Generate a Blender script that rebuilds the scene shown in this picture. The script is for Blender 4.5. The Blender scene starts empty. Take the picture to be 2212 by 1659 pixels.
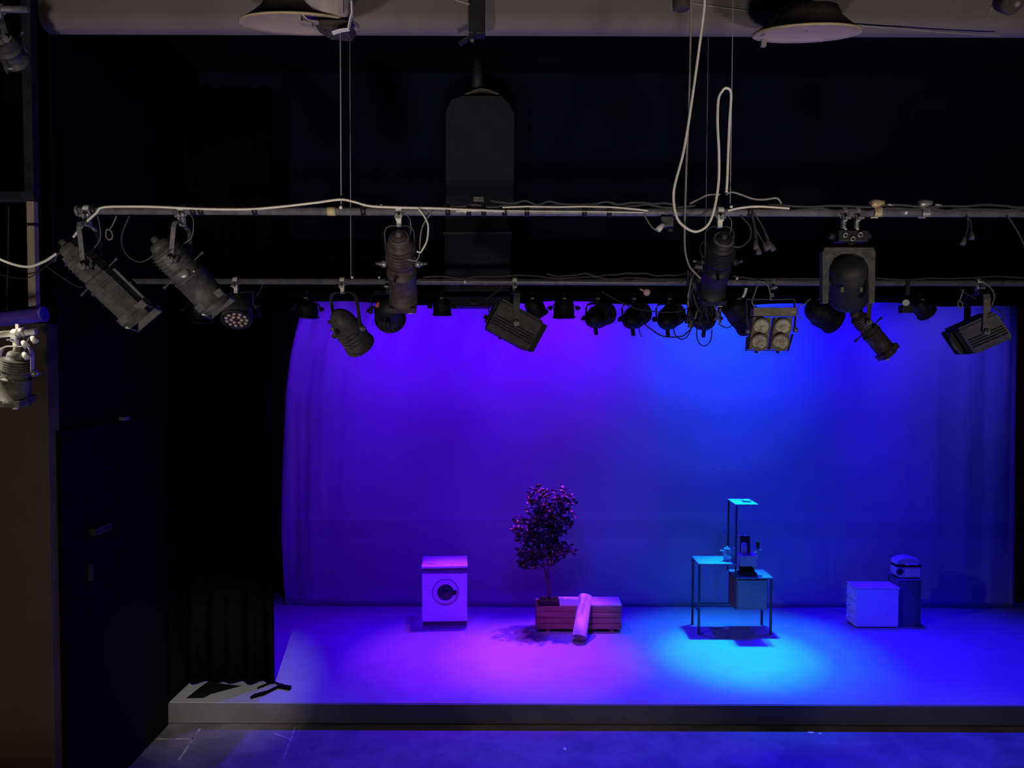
import bpy, math, random
from mathutils import Vector, Matrix
random.seed(7)
V = Vector
sc = bpy.context.scene
COL = sc.collection
R = math.radians
W, H, F = 2212, 1659, 1660.0
STZ = 0.22                       # stage height above the house floor
CAMZ = 3.90

# ------------------------------------------------------------------ camera
cam_d = bpy.data.cameras.new('camera')
cam = bpy.data.objects.new('camera', cam_d)
COL.objects.link(cam)
sc.camera = cam
cam_d.sensor_width = 36.0
cam_d.lens = F / W * 36.0
cam_d.clip_end = 100
CR = Matrix.Rotation(R(90 - 2.2), 3, 'X') @ Matrix.Rotation(R(0.2), 3, 'Z')
cam.matrix_world = Matrix.Translation((0, 0, CAMZ)) @ CR.to_4x4()


def ray(px, py):
    return CR @ V(((px - W / 2) / F, -(py - H / 2) / F, -1.0))


def P(px, py, Y):                # the point at distance Y from the camera wall that the photo shows at a pixel
    d = ray(px, py)
    return V((0, 0, CAMZ)) + d * (Y / d.y)


def G(px, py, z=STZ):            # the same on a level surface
    d = ray(px, py)
    return V((0, 0, CAMZ)) + d * ((z - CAMZ) / d.z)


# ------------------------------------------------------------------ materials
def mat(name, col, rough=0.6, metal=0.0, var=0.15, scale=12.0, emit=None, es=0.0, spec=None, trans=0.0, bump=0.0):
    m = bpy.data.materials.new(name)
    m.use_nodes = True
    nt = m.node_tree
    b = nt.nodes['Principled BSDF']
    b.inputs['Roughness'].default_value = rough
    b.inputs['Metallic'].default_value = metal
    if spec is not None:
        b.inputs['Specular IOR Level'].default_value = spec
    if trans:
        b.inputs['Transmission Weight'].default_value = trans
    if emit:
        b.inputs['Emission Color'].default_value = (*emit, 1)
        b.inputs['Emission Strength'].default_value = es
    tc = nt.nodes.new('ShaderNodeTexCoord')
    nz = nt.nodes.new('ShaderNodeTexNoise')
    nz.inputs['Scale'].default_value = scale
    nz.inputs['Detail'].default_value = 5
    rp = nt.nodes.new('ShaderNodeValToRGB')
    rp.color_ramp.elements[0].position = 0.3
    rp.color_ramp.elements[1].position = 0.7
    rp.color_ramp.elements[0].color = (*[max(0, c * (1 - var)) for c in col], 1)
    rp.color_ramp.elements[1].color = (*[min(1, c * (1 + var)) for c in col], 1)
    nt.links.new(tc.outputs['Object'], nz.inputs['Vector'])
    nt.links.new(nz.outputs['Fac'], rp.inputs['Fac'])
    nt.links.new(rp.outputs['Color'], b.inputs['Base Color'])
    if bump:
        bp = nt.nodes.new('ShaderNodeBump')
        bp.inputs['Strength'].default_value = bump
        bp.inputs['Distance'].default_value = 0.01
        nt.links.new(nz.outputs['Fac'], bp.inputs['Height'])
        nt.links.new(bp.outputs['Normal'], b.inputs['Normal'])
    return m


def wood(name, c0, c1, scale=6, axis=0):
    m = mat(name, c0, 0.65, var=0)
    nt = m.node_tree
    b = nt.nodes['Principled BSDF']
    tc = nt.nodes.new('ShaderNodeTexCoord')
    mp = nt.nodes.new('ShaderNodeMapping')
    s = [18, 18, 18]
    s[axis] = 1.2
    mp.inputs['Scale'].default_value = s
    nz = nt.nodes.new('ShaderNodeTexNoise')
    nz.inputs['Scale'].default_value = scale * 0.4
    nz.inputs['Detail'].default_value = 6
    rp = nt.nodes.new('ShaderNodeValToRGB')
    rp.color_ramp.elements[0].position = 0.32
    rp.color_ramp.elements[1].position = 0.68
    rp.color_ramp.elements[0].color = (*c0, 1)
    rp.color_ramp.elements[1].color = (*c1, 1)
    nt.links.new(tc.outputs['Object'], mp.inputs['Vector'])
    nt.links.new(mp.outputs['Vector'], nz.inputs['Vector'])
    nt.links.new(nz.outputs['Fac'], rp.inputs['Fac'])
    nt.links.new(rp.outputs['Color'], b.inputs['Base Color'])
    return m


M = dict(
    black=mat('black_paint', (0.004, 0.004, 0.005), 0.9, spec=0.08, scale=3),
    spillk=mat('black_with_blue_spill', (0.007, 0.008, 0.026), 0.9, spec=0.05, scale=3),  # blue tint stands in for stage light spilling up the black wall
    velvet=mat('black_velvet', (0.006, 0.006, 0.007), 1.0, spec=0.02, scale=5),
    beam=mat('beam_plaster', (0.19, 0.168, 0.17), 0.9, scale=2.5, var=0.12, bump=0.1),
    brown=mat('brown_plaster', (0.10, 0.075, 0.058), 0.85, scale=3, var=0.10, bump=0.05),
    navy=mat('door_navy', (0.003, 0.003, 0.005), 0.8, scale=4, spec=0.08),
    stage=mat('stage_paint', (0.32, 0.315, 0.32), 0.6, scale=2.2, var=0.10, spec=0.3),
    fascia=mat('fascia_paint', (0.15, 0.142, 0.145), 0.75, scale=2.0, var=0.2),
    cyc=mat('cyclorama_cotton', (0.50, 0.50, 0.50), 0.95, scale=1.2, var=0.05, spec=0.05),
    lamp=mat('lantern_black', (0.085, 0.083, 0.083), 0.55, scale=25, var=0.35, bump=0.15),
    lampd=mat('lantern_dark', (0.016, 0.016, 0.018), 0.6, scale=25, var=0.3),
    lampb=mat('lantern_brown', (0.075, 0.058, 0.057), 0.6, scale=25, var=0.35),
    lampf=mat('lantern_olive', (0.17, 0.17, 0.15), 0.6, scale=25, var=0.2),
    lampq=mat('blinder_grey', (0.34, 0.32, 0.25), 0.6, scale=25, var=0.2),
    lampg=mat('lantern_grey', (0.13, 0.125, 0.10), 0.6, scale=22, var=0.25),
    pipe=mat('bar_steel', (0.20, 0.195, 0.22), 0.45, 0.2, scale=20, var=0.3),
    steel=mat('bare_steel', (0.42, 0.42, 0.42), 0.4, 0.6, scale=30, var=0.2),
    chrome=mat('bright_bolt', (0.95, 0.94, 0.88), 0.3, 0.0, scale=30, var=0.1),
    alu=mat('aluminium', (0.90, 0.89, 0.78), 0.45, 0.0, scale=30, var=0.12),
    white=mat('white_plastic', (0.80, 0.78, 0.72), 0.5, scale=15, var=0.06),
    wcable=mat('white_cable', (0.92, 0.90, 0.78), 0.5, scale=20, var=0.08),
    gcable=mat('grey_cable', (0.30, 0.29, 0.27), 0.6, scale=20, var=0.1),
    bcable=mat('black_cable', (0.045, 0.045, 0.05), 0.6, scale=20, var=0.2),
    wire=mat('steel_wire', (0.32, 0.32, 0.36), 0.5, 0.2, scale=20, var=0.1),
    tape=mat('black_tape', (0.012, 0.012, 0.012), 0.5, scale=20),
    yellow=mat('yellow_tape', (0.70, 0.60, 0.28), 0.6, scale=20),
    glass=mat('lens_glass', (0.25, 0.22, 0.2), 0.12, scale=4, spec=0.8),
    reflector=mat('lamp_reflector', (0.88, 0.72, 0.50), 0.4, 0.0, scale=28, var=0.5, bump=0.6),
    led=mat('led_lens', (0.85, 0.72, 0.55), 0.25, scale=30, var=0.2),
    ledp=mat('led_plate', (0.06, 0.03, 0.025), 0.5, scale=30),
    ledblue=mat('led_blue_lit', (0.1, 0.05, 0.8), 0.3, emit=(0.06, 0.0, 1.0), es=1.6, scale=10),
    orange=mat('orange_plug', (0.75, 0.16, 0.06), 0.5, scale=20),
    railblue=mat('rail_blue', (0.15, 0.09, 0.72), 0.35, scale=6, var=0.08),
    post=wood('post_timber', (0.42, 0.33, 0.24), (0.55, 0.44, 0.33), axis=2),
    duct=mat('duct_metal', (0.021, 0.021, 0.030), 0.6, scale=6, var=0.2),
    dish=mat('dish_enamel', (0.66, 0.54, 0.34), 0.5, scale=6, var=0.08),
    dishd=mat('dish_back', (0.05, 0.04, 0.04), 0.8, scale=14, var=0.3),
    canister=mat('canister_enamel', (0.34, 0.30, 0.29), 0.5, scale=5, var=0.15),
    enamel=mat('white_enamel', (0.80, 0.80, 0.80), 0.4, scale=8, var=0.03),
    enamelt=mat('white_lid', (0.82, 0.82, 0.82), 0.4, scale=8, var=0.03),
    panel=mat('control_panel', (0.14, 0.13, 0.14), 0.5, scale=8, var=0.08),
    darkglass=mat('dark_door_glass', (0.02, 0.02, 0.03), 0.15, scale=8, spec=0.6),
    crate=wood('planter_slats', (0.30, 0.15, 0.08), (0.50, 0.28, 0.16), axis=0),
    lid=wood('pale_plywood', (0.66, 0.58, 0.50), (0.78, 0.70, 0.62), axis=0),
    soil=mat('soil_moss', (0.10, 0.085, 0.03), 0.95, scale=40, var=0.6, bump=0.6),
    pot=mat('black_pot', (0.02, 0.02, 0.02), 0.6, scale=20),
    bark=mat('plant_bark', (0.10, 0.07, 0.05), 0.85, scale=30, var=0.3),
    leaf=mat('leaf_dark', (0.085, 0.050, 0.045), 0.42, scale=9, var=0.7, spec=0.35),
    leafr=mat('leaf_russet', (0.62, 0.20, 0.10), 0.4, scale=9, var=0.4, spec=0.4),
    card=mat('pale_cardboard', (0.72, 0.66, 0.62), 0.75, scale=12, var=0.06),
    frame=mat('dark_frame', (0.05, 0.05, 0.06), 0.5, scale=12, var=0.2),
    acryl=mat('pale_tabletop', (0.20, 0.24, 0.29), 0.35, scale=6, var=0.06),
    cab=mat('grey_cabinet', (0.22, 0.24, 0.25), 0.6, scale=10, var=0.1),
    cabr=wood('red_side', (0.20, 0.045, 0.03), (0.27, 0.07, 0.045), axis=2),
    app=mat('grey_appliance', (0.44, 0.39, 0.39), 0.55, scale=16, var=0.15),
    appd=mat('black_appliance', (0.012, 0.012, 0.014), 0.5, scale=16),
    clear=mat('clear_glass', (0.75, 0.82, 0.85), 0.08, scale=5, var=0.02, trans=0.75),
    boxw=mat('pale_cabinet', (0.72, 0.72, 0.72), 0.5, scale=8, var=0.05),
    boxd=mat('dark_plinth', (0.12, 0.12, 0.13), 0.7, scale=8, var=0.1),
    knob=mat('pale_knob', (0.85, 0.85, 0.85), 0.3, scale=8, var=0.05),
    pinkcap=mat('pink_cap', (0.9, 0.5, 0.7), 0.3, scale=8),
    toast=mat('enamel_bin', (0.55, 0.55, 0.58), 0.35, scale=8, var=0.05),
    tapeline=mat('floor_tape', (0.28, 0.25, 0.23), 0.7, scale=14, var=0.5),
    paper=mat('paper', (0.75, 0.75, 0.75), 0.8, scale=10),
    tag=mat('cream_tag', (0.75, 0.60, 0.45), 0.6, scale=10),
    brass=mat('brass_clamp', (0.62, 0.48, 0.28), 0.5, 0.2, scale=25, var=0.4),
)


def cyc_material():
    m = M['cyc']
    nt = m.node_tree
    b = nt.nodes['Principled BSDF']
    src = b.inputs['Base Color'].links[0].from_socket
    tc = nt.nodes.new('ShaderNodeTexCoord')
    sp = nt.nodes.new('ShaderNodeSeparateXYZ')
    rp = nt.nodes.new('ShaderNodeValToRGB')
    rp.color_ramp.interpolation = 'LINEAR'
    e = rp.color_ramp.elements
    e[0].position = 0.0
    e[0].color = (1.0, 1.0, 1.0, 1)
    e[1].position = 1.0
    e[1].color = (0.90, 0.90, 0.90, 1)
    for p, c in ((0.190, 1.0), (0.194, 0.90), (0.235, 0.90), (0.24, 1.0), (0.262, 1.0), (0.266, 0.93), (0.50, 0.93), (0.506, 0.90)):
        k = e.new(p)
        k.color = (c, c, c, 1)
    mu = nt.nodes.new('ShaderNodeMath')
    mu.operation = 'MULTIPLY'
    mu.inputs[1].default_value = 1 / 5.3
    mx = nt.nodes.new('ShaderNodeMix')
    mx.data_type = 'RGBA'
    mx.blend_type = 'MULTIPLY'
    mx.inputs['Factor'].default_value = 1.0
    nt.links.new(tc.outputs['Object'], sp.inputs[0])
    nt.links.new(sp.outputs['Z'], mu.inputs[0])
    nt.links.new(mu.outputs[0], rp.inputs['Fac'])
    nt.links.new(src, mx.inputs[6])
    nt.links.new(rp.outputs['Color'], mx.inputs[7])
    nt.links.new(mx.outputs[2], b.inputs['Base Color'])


cyc_material()


def floor_material():
    m = mat('house_floor', (0.10, 0.09, 0.095), 0.5, var=0)
    nt = m.node_tree
    b = nt.nodes['Principled BSDF']
    b.inputs['Specular IOR Level'].default_value = 0.3
    tc = nt.nodes.new('ShaderNodeTexCoord')
    n1 = nt.nodes.new('ShaderNodeTexNoise')
    n1.inputs['Scale'].default_value = 2.2
    n1.inputs['Detail'].default_value = 8
    n1.inputs['Roughness'].default_value = 0.7
    r1 = nt.nodes.new('ShaderNodeValToRGB')
    r1.color_ramp.elements[0].position = 0.40
    r1.color_ramp.elements[1].position = 0.72
    r1.color_ramp.elements[0].color = (0.10, 0.09, 0.10, 1)
    r1.color_ramp.elements[1].color = (0.20, 0.18, 0.185, 1)
    nt.links.new(tc.outputs['Object'], n1.inputs['Vector'])
    nt.links.new(n1.outputs['Fac'], r1.inputs['Fac'])
    nt.links.new(r1.outputs['Color'], b.inputs['Base Color'])
    return m


M['floor'] = floor_material()


# ------------------------------------------------------------------ mesh builder (world coordinates)
def perp(d):
    d = d.normalized()
    u = V((0, 0, 1)) if abs(d.z) < 0.92 else V((1, 0, 0))
    a = d.cross(u).normalized()
    return a, a.cross(d).normalized()


def spline(pts, n=8, closed=False):
    pts = [V(p) for p in pts]
    if len(pts) < 3:
        return pts
    out = []
    L = len(pts)
    rng = range(L) if closed else range(L - 1)
    for i in rng:
        if closed:
            p0, p1, p2, p3 = pts[i - 1], pts[i], pts[(i + 1) % L], pts[(i + 2) % L]
        else:
            p0 = pts[max(0, i - 1)]
            p1, p2 = pts[i], pts[i + 1]
            p3 = pts[min(L - 1, i + 2)]
        for k in range(n):
            t = k / n
            out.append(0.5 * ((2 * p1) + (p2 - p0) * t + (2 * p0 - 5 * p1 + 4 * p2 - p3) * t * t + (3 * p1 - p0 - 3 * p2 + p3) * t ** 3))
    if not closed:
        out.append(pts[-1])
    return out


class MB:
    def __init__(s):
        s.v, s.f, s.sm = [], [], []

    def add(s, vs, fs, smooth=False):
        o = len(s.v)
        s.v += [V(v) for v in vs]
        for f in fs:
            s.f.append([o + i for i in f])
            s.sm.append(smooth)
        return s

    def box(s, c, size, rot=None):
        c = V(c)
        hx, hy, hz = size[0] / 2, size[1] / 2, size[2] / 2
        vs = [V((x, y, z)) for x in (-hx, hx) for y in (-hy, hy) for z in (-hz, hz)]
        if rot is not None:
            vs = [rot @ v for v in vs]
        return s.add([c + v for v in vs], [(0, 1, 3, 2), (4, 6, 7, 5), (0, 4, 5, 1), (2, 3, 7, 6), (0, 2, 6, 4), (1, 5, 7, 3)])

    def lathe(s, a, axis, prof, n=24, smooth=True, cap=True, phase=0.0, sx=1.0):
        a = V(a)
        axis = V(axis).normalized()
        u, w = perp(axis)
        vs = []
        for t, r in prof:
            for k in range(n):
                an = 2 * math.pi * (k + phase) / n
                vs.append(a + axis * t + (u * math.cos(an) * sx + w * math.sin(an)) * r)
        fs = []
        for i in range(len(prof) - 1):
            for k in range(n):
                k2 = (k + 1) % n
                fs.append((i * n + k, i * n + k2, (i + 1) * n + k2, (i + 1) * n + k))
        s.add(vs, fs, smooth)
        if cap:
            o = len(s.v) - len(vs)
            s.f.append([o + k for k in range(n)][::-1]); s.sm.append(False)
            s.f.append([o + (len(prof) - 1) * n + k for k in range(n)]); s.sm.append(False)
        return s

    def cyl(s, a, b, r0, r1=None, n=20, smooth=True, cap=True):
        a, b = V(a), V(b)
        r1 = r0 if r1 is None else r1
        return s.lathe(a, b - a, [(0, r0), ((b - a).length, r1)], n, smooth, cap)

    def ball(s, c, r, n=14, sq=(1, 1, 1)):
        c = V(c)
        vs, fs = [], []
        m = n // 2
        for i in range(m + 1):
            th = math.pi * i / m
            for k in range(n):
                ph = 2 * math.pi * k / n
                vs.append(c + V((r * sq[0] * math.sin(th) * math.cos(ph), r * sq[1] * math.sin(th) * math.sin(ph), r * sq[2] * math.cos(th))))
        for i in range(m):
            for k in range(n):
                k2 = (k + 1) % n
                fs.append((i * n + k, (i + 1) * n + k, (i + 1) * n + k2, i * n + k2))
        return s.add(vs, fs, True)

    def tube(s, pts, r, n=8, closed=False, sp=0):
        pts = spline(pts, sp, closed) if sp else [V(p) for p in pts]
        L = len(pts)
        vs, fs = [], []
        pu = None
        for i, p in enumerate(pts):
            if closed:
                d = pts[(i + 1) % L] - pts[i - 1]
            else:
                d = pts[min(i + 1, L - 1)] - pts[max(i - 1, 0)]
            d = d.normalized() if d.length > 1e-9 else V((0, 0, 1))
            if pu is None:
                u, w = perp(d)
            else:
                u = (pu - d * pu.dot(d))
                u = u.normalized() if u.length > 1e-6 else perp(d)[0]
                w = u.cross(d).normalized()
            pu = u
            rr = r[i] if isinstance(r, (list, tuple)) else r
            for k in range(n):
                an = 2 * math.pi * k / n
                vs.append(p + (u * math.cos(an) + w * math.sin(an)) * rr)
        rng = L if closed else L - 1
        for i in range(rng):
            j = (i + 1) % L
            for k in range(n):
                k2 = (k + 1) % n
                fs.append((i * n + k, i * n + k2, j * n + k2, j * n + k))
        if not closed:
            fs.append(tuple(range(n))[::-1])
            fs.append(tuple((L - 1) * n + k for k in range(n)))
        return s.add(vs, fs, True)

    def strap(s, pts, wd, w, t, sp=0):            # flat bar swept along a path, wide along wd
        pts = spline(pts, sp) if sp else [V(p) for p in pts]
        wd = V(wd).normalized()
        L = len(pts)
        vs, fs = [], []
        for i, p in enumerate(pts):
            d = (pts[min(i + 1, L - 1)] - pts[max(i - 1, 0)]).normalized()
            nn = d.cross(wd)
            nn = nn.normalized() if nn.length > 1e-6 else perp(d)[0]
            for a, b in ((-1, -1), (1, -1), (1, 1), (-1, 1)):
                vs.append(p + wd * a * w / 2 + nn * b * t / 2)
        for i in range(L - 1):
            for k in range(4):
                k2 = (k + 1) % 4
                fs.append((i * 4 + k, i * 4 + k2, i * 4 + 4 + k2, i * 4 + 4 + k))
        fs.append((3, 2, 1, 0))
        fs.append(tuple((L - 1) * 4 + k for k in range(4)))
        return s.add(vs, fs, False)

    def prism(s, poly, vec, smooth=False):
        poly = [V(p) for p in poly]
        n = len(poly)
        vec = V(vec)
        vs = poly + [p + vec for p in poly]
        fs = [tuple(range(n))[::-1], tuple(range(n, 2 * n))]
        s.add(vs, fs, False)
        o = len(s.v) - 2 * n
        for k in range(n):
            k2 = (k + 1) % n
            s.f.append([o + k, o + k2, o + n + k2, o + n + k]); s.sm.append(smooth)
        return s

    def grid(s, fn, nu, nv, smooth=True):
        vs = [fn(i / nu, j / nv) for j in range(nv + 1) for i in range(nu + 1)]
        fs = [(j * (nu + 1) + i, j * (nu + 1) + i + 1, (j + 1) * (nu + 1) + i + 1, (j + 1) * (nu + 1) + i) for j in range(nv) for i in range(nu)]
        return s.add(vs, fs, smooth)

    def link(s, name, m, org, parent=None, bev=0.0, solid=0.0):
        import bmesh
        org = V(org)
        me = bpy.data.meshes.new(name)
        me.from_pydata([tuple(v - org) for v in s.v], [], s.f)
        me.polygons.foreach_set('use_smooth', s.sm)
        me.update()
        if not solid:
            bm = bmesh.new()
            bm.from_mesh(me)
            bmesh.ops.recalc_face_normals(bm, faces=bm.faces)
            bm.to_mesh(me)
            bm.free()
        me.materials.append(M[m] if isinstance(m, str) else m)
        o = bpy.data.objects.new(name, me)
        COL.objects.link(o)
        if parent:
            o.parent = parent
        else:
            o.location = org
        if solid:
            md = o.modifiers.new('cloth', 'SOLIDIFY')
            md.thickness = solid
            md.offset = 0
        if bev:
            md = o.modifiers.new('edge', 'BEVEL')
            md.width = bev
            md.segments = 2
            md.limit_method = 'ANGLE'
            md.angle_limit = R(40)
        return o


def thing(name, label, cat, loc, group=None):
    o = bpy.data.objects.new(name, None)
    o.empty_display_size = 0.1
    COL.objects.link(o)
    o.location = V(loc)
    o['label'] = label
    o['category'] = cat
    if group:
        o['group'] = group
    return o


def part(root, name, mb, m, parent=None, label=None, bev=0.0, solid=0.0):
    o = mb.link(name, m, root.location, parent or root, bev, solid)
    if label:
        o['label'] = label
    return o


def solo(name, mb, m, label, cat, loc=None, group=None, bev=0.0, solid=0.0):
    if loc is None:
        loc = V((sum(v.x for v in mb.v) / len(mb.v), sum(v.y for v in mb.v) / len(mb.v), min(v.z for v in mb.v)))
    o = mb.link(name, m, loc, None, bev, solid)
    o['label'] = label
    o['category'] = cat
    if group:
        o['group'] = group
    return o


def struct(name, mb, m, bev=0.0, parent=None, solid=0.0):
    loc = parent.location if parent else V((sum(v.x for v in mb.v) / len(mb.v), sum(v.y for v in mb.v) / len(mb.v), min(v.z for v in mb.v)))
    o = mb.link(name, m, loc, parent, bev, solid)
    if not parent:
        o['kind'] = 'structure'
    return o


def bx(x0, x1, y0, y1, z0, z1):
    return MB().box(((x0 + x1) / 2, (y0 + y1) / 2, (z0 + z1) / 2), (x1 - x0, y1 - y0, z1 - z0))


# ------------------------------------------------------------------ the setting
CEIL = 7.2
LWX = -3.64
struct('floor', bx(-9, 9, -3, 12.6, -0.1, 0), 'floor')
struct('ceiling', bx(-9, 9, -3, 12.6, CEIL, CEIL + 0.1), 'black')
struct('wall_back', bx(-9, 9, 12.4, 12.6, 0, CEIL), 'black')
struct('wall_right', bx(8.9, 9.1, -3, 12.4, 0, CEIL), 'black')
struct('wall_house', bx(-9, 9, -3.2, -3, 0, CEIL), 'black')
struct('wall_gallery', bx(-9.1, -8.9, -3, 12.4, 0, CEIL), 'black')
struct('wall_left', bx(LWX - 0.12, LWX, 6.15, 8.62, 0, CEIL), 'black')
struct('wall_parapet', bx(-8.9, LWX + 0.01, 6.0, 6.15, 0, 4.13), 'brown', bev=0.004)
struct('wall_alcove', bx(-8.9, LWX - 0.12, 8.0, 8.1, 4.13, CEIL), 'black')
struct('wall_proscenium', bx(-8.9, 8.9, 9.15, 9.25, 4.72, CEIL), 'spillk')
# plastered ceiling beam with a rounded lower edge
bz = P(1106, 60, 5.5).z
b = MB()
prof = []
for k in range(9):
    a = R(90 * k / 8)
    prof.append((5.5 + 0.10 - 0.10 * math.cos(a) if k else 5.5, bz + 0.10 - 0.10 * math.sin(a)))
xl = P(82, 30, 5.5).x
poly = [V((xl, 5.5, CEIL))] + [V((xl, y, z)) for y, z in prof] + [V((xl, 5.64, bz)), V((xl, 5.64, CEIL))]
b.prism(poly, (9.0 - xl - 0.1, 0, 0), False)
struct('ceiling_beam', b, 'beam')

# stage deck: left edge runs upstage
c0 = G(365, 1517)
c1 = G(396, 1483)
stage = MB().prism([V((c0.x, c0.y, 0.0)), V((8.8, c0.y, 0.0)), V((8.8, 12.3, 0.0)), V((c0.x + 0.12, 12.3, 0.0))], (0, 0, STZ))
so = struct('floor_stage', stage, 'stage', bev=0.004)
fz = G(365, 1517).y
fb = MB().box(((c0.x + 8.8) / 2, fz - 0.012, 0.112), (8.8 - c0.x, 0.02, 0.205))
fo = struct('trim_1', fb, 'fascia', bev=0.002)

# joints and tape on the house floor (left)
b = MB()
def strip(p, q, w):
    p, q = G(*p, 0.0), G(*q, 0.0)
    d = (q - p).normalized()
    n = V((-d.y, d.x, 0)) * w / 2
    z = V((0, 0, 0.0015))
    b.prism([p + n, q + n, q - n, p - n], z)
strip((312, 1597), (418, 1596), 0.022)
strip((432, 1574), (386, 1642), 0.024)
strip((638, 1570), (612, 1640), 0.020)
strip((592, 1584), (627, 1597), 0.018)
flo = bpy.data.objects['floor']
to = b.link('floor_tape', M['tapeline'], flo.location, flo)

# ------------------------------------------------------------------ drapes
def drape(name, x0, x1, y, z0, z1, folds, amp, label, hem=None, yslope=0.0):
    def fn(u, v):
        x = x0 + (x1 - x0) * u
        zz = z0 + (z1 - z0) * v
        yy = y + amp * math.sin(u * folds * 2 * math.pi) + amp * 0.5 * math.sin(u * folds * 4.3 + 1.3) + yslope * u
        if hem and v == 0:
            zz += hem(u)
        return V((x, yy, zz))
    mb = MB().grid(fn, int(folds * 10), 8)
    return solo(name, mb, 'velvet', label, 'stage curtain', V(((x0 + x1) / 2, y, z0)), solid=0.006)

lx0 = P(388, 1483, 8.42).x
lx1 = P(592, 1483, 8.42).x
drape('stage_curtain', lx0, lx1, 8.45, STZ + 0.005, 6.6, 5, 0.035, 'full height black curtain hanging left of the blue backcloth, standing on the stage corner')
drape('stage_curtain', P(2190, 1300, 11.3).x + 0.06, 8.4, 11.4, STZ + 0.005, 6.6, 9, 0.035, 'black curtain at the far right edge beyond the blue backcloth')
bvz = P(1000, 655, 9.0).z
drape('border_curtain', -3.4, 8.6, 9.0, bvz, bvz + 0.7, 30, 0.02, 'long black border curtain across the stage top behind the spotlights', hem=lambda u: 0.02 * math.sin(u * 23) + 0.012 * math.sin(u * 61))

# cyclorama backcloth with folds at its sides and top
CY = G(1106, 1309).y
ctop = 5.5
Lp = [(1309, 617), (1250, 612), (1150, 609), (1000, 610), (850, 615), (760, 626), (690, 641), (655, 650), (500, 655)]
Rp = [(1309, 2190), (1000, 2195), (660, 2203), (500, 2206)]

def interp(tab, py):
    for (a, xa), (c, xc) in zip(tab, tab[1:]):
        if py >= c:
            return xa + (xc - xa) * (a - py) / (a - c)
    return tab[-1][1]

def cycf(u, v):
    z = STZ + 0.004 + (ctop - STZ) * v
    py = 1309 - v * (ctop - STZ) * 149.0
    xl_, xr_ = P(interp(Lp, py), py, CY).x, P(interp(Rp, py), py, CY).x
    x = xl_ + (xr_ - xl_) * u
    m = xr_ - x
    e = x - xl_
    y = CY
    fl = math.exp(-e / 0.7) * (0.35 + 0.65 * v)
    y += 0.085 * fl * math.sin(e * 13 - v * 5) + 0.03 * fl * math.sin(e * 39 + v * 3)
    tp = max(0, v - 0.35) * 0.11 * math.exp(-e / 2.0)
    y += tp * math.sin((e - v * 0.9) * 13)
    fr = math.exp(-m / 1.0) * (0.3 + 0.7 * v)
    y += 0.05 * fr * math.sin(m * 14 + v * 2) + 0.012 * fr * math.sin(m * 31)
    y += 0.006 * math.sin(x * 5.3 + 0.6) * v + 0.004 * math.sin(x * 11.0 + v * 2)
    y += 0.012 * math.exp(-e / 0.9) * math.sin(v * 22) * (1 - v)
    if v < 0.03:
        y -= 0.03 * math.exp(-((x + 0.1) / 1.6) ** 2) + 0.02 * (1 + math.sin(x * 2.1)) * 0.5
    return V((x, y, z))

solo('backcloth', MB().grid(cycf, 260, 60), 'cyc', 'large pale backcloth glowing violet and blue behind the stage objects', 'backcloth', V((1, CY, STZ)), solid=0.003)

# low crumpled black shape and bent black strip on the stage corner (left)
q = [(402, 1509), (420, 1495), (446, 1482), (522, 1482), (492, 1490), (455, 1500), (440, 1508)]
pts = [G(*p) for p in q]
cc = sum(pts, V()) / len(pts)
b = MB()
n = len(pts)
vs = [p + V((0, 0, 0.004)) for p in pts] + [cc + (p - cc) * 0.6 + V((0, 0, 0.045 + 0.015 * ((i * 7) % 3))) for i, p in enumerate(pts)] + [cc + V((0, 0, 0.05))]
fs = [(i, (i + 1) % n, n + (i + 1) % n, n + i) for i in range(n)] + [(n + i, n + (i + 1) % n, 2 * n) for i in range(n)] + [tuple(range(n))[::-1]]
b.add(vs, fs, False)
solo('black_shape', b, 'velvet', 'crumpled black shape lying on the grey left corner of the stage', 'cloth')
b = MB()
zt = V((0, 0, 0.02))
b.strap([G(545, 1508) + zt, G(575, 1500) + zt, G(607, 1484) + zt], (0.3, 1, 0), 0.075, 0.03)
b.strap([G(600, 1485) + zt, G(628, 1490) + zt], (0, 1, 0), 0.06, 0.03)
b.strap([G(556, 1490) + zt, G(590, 1476) + zt, G(608, 1484) + zt], (0, 1, 0), 0.02, 0.02)
solo('bent_strip', b, 'black', 'bent black strip lying at the foot of the left curtain', 'brace', bev=0.004)

# door in the left wall
def LW(px, py):
    d = ray(px, py)
    return V((0, 0, CAMZ)) + d * (LWX / d.x)
a, c = LW(118, 930), LW(345, 930)
zt_ = a.z
dr = MB().box((LWX + 0.02, (a.y + c.y) / 2, zt_ / 2), (0.05, abs(c.y - a.y), zt_ - 0.01))
do = struct('door_1', dr, 'navy', bev=0.004)
p0, p1 = LW(180, 1150), LW(216, 1143)
b = MB().box((LWX + 0.085, (p0.y + p1.y) / 2, p0.z), (0.05, abs(p1.y - p0.y), 0.06))
b.box((LWX + 0.055, p0.y + 0.03, p0.z), (0.04, 0.04, 0.04)).box((LWX + 0.055, p1.y - 0.03, p0.z), (0.04, 0.04, 0.04))
part(do, 'push_bar', b, 'lampd')
p0 = LW(181, 1236)
b = MB().box((LWX + 0.06, p0.y, p0.z), (0.03, 0.03, 0.14))
part(do, 'door_handle', b, 'lampd')
p0 = LW(252, 904)
part(do, 'door_closer', MB().box((LWX + 0.07, p0.y, p0.z), (0.05, 0.09, 0.03)), 'steel')

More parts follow.
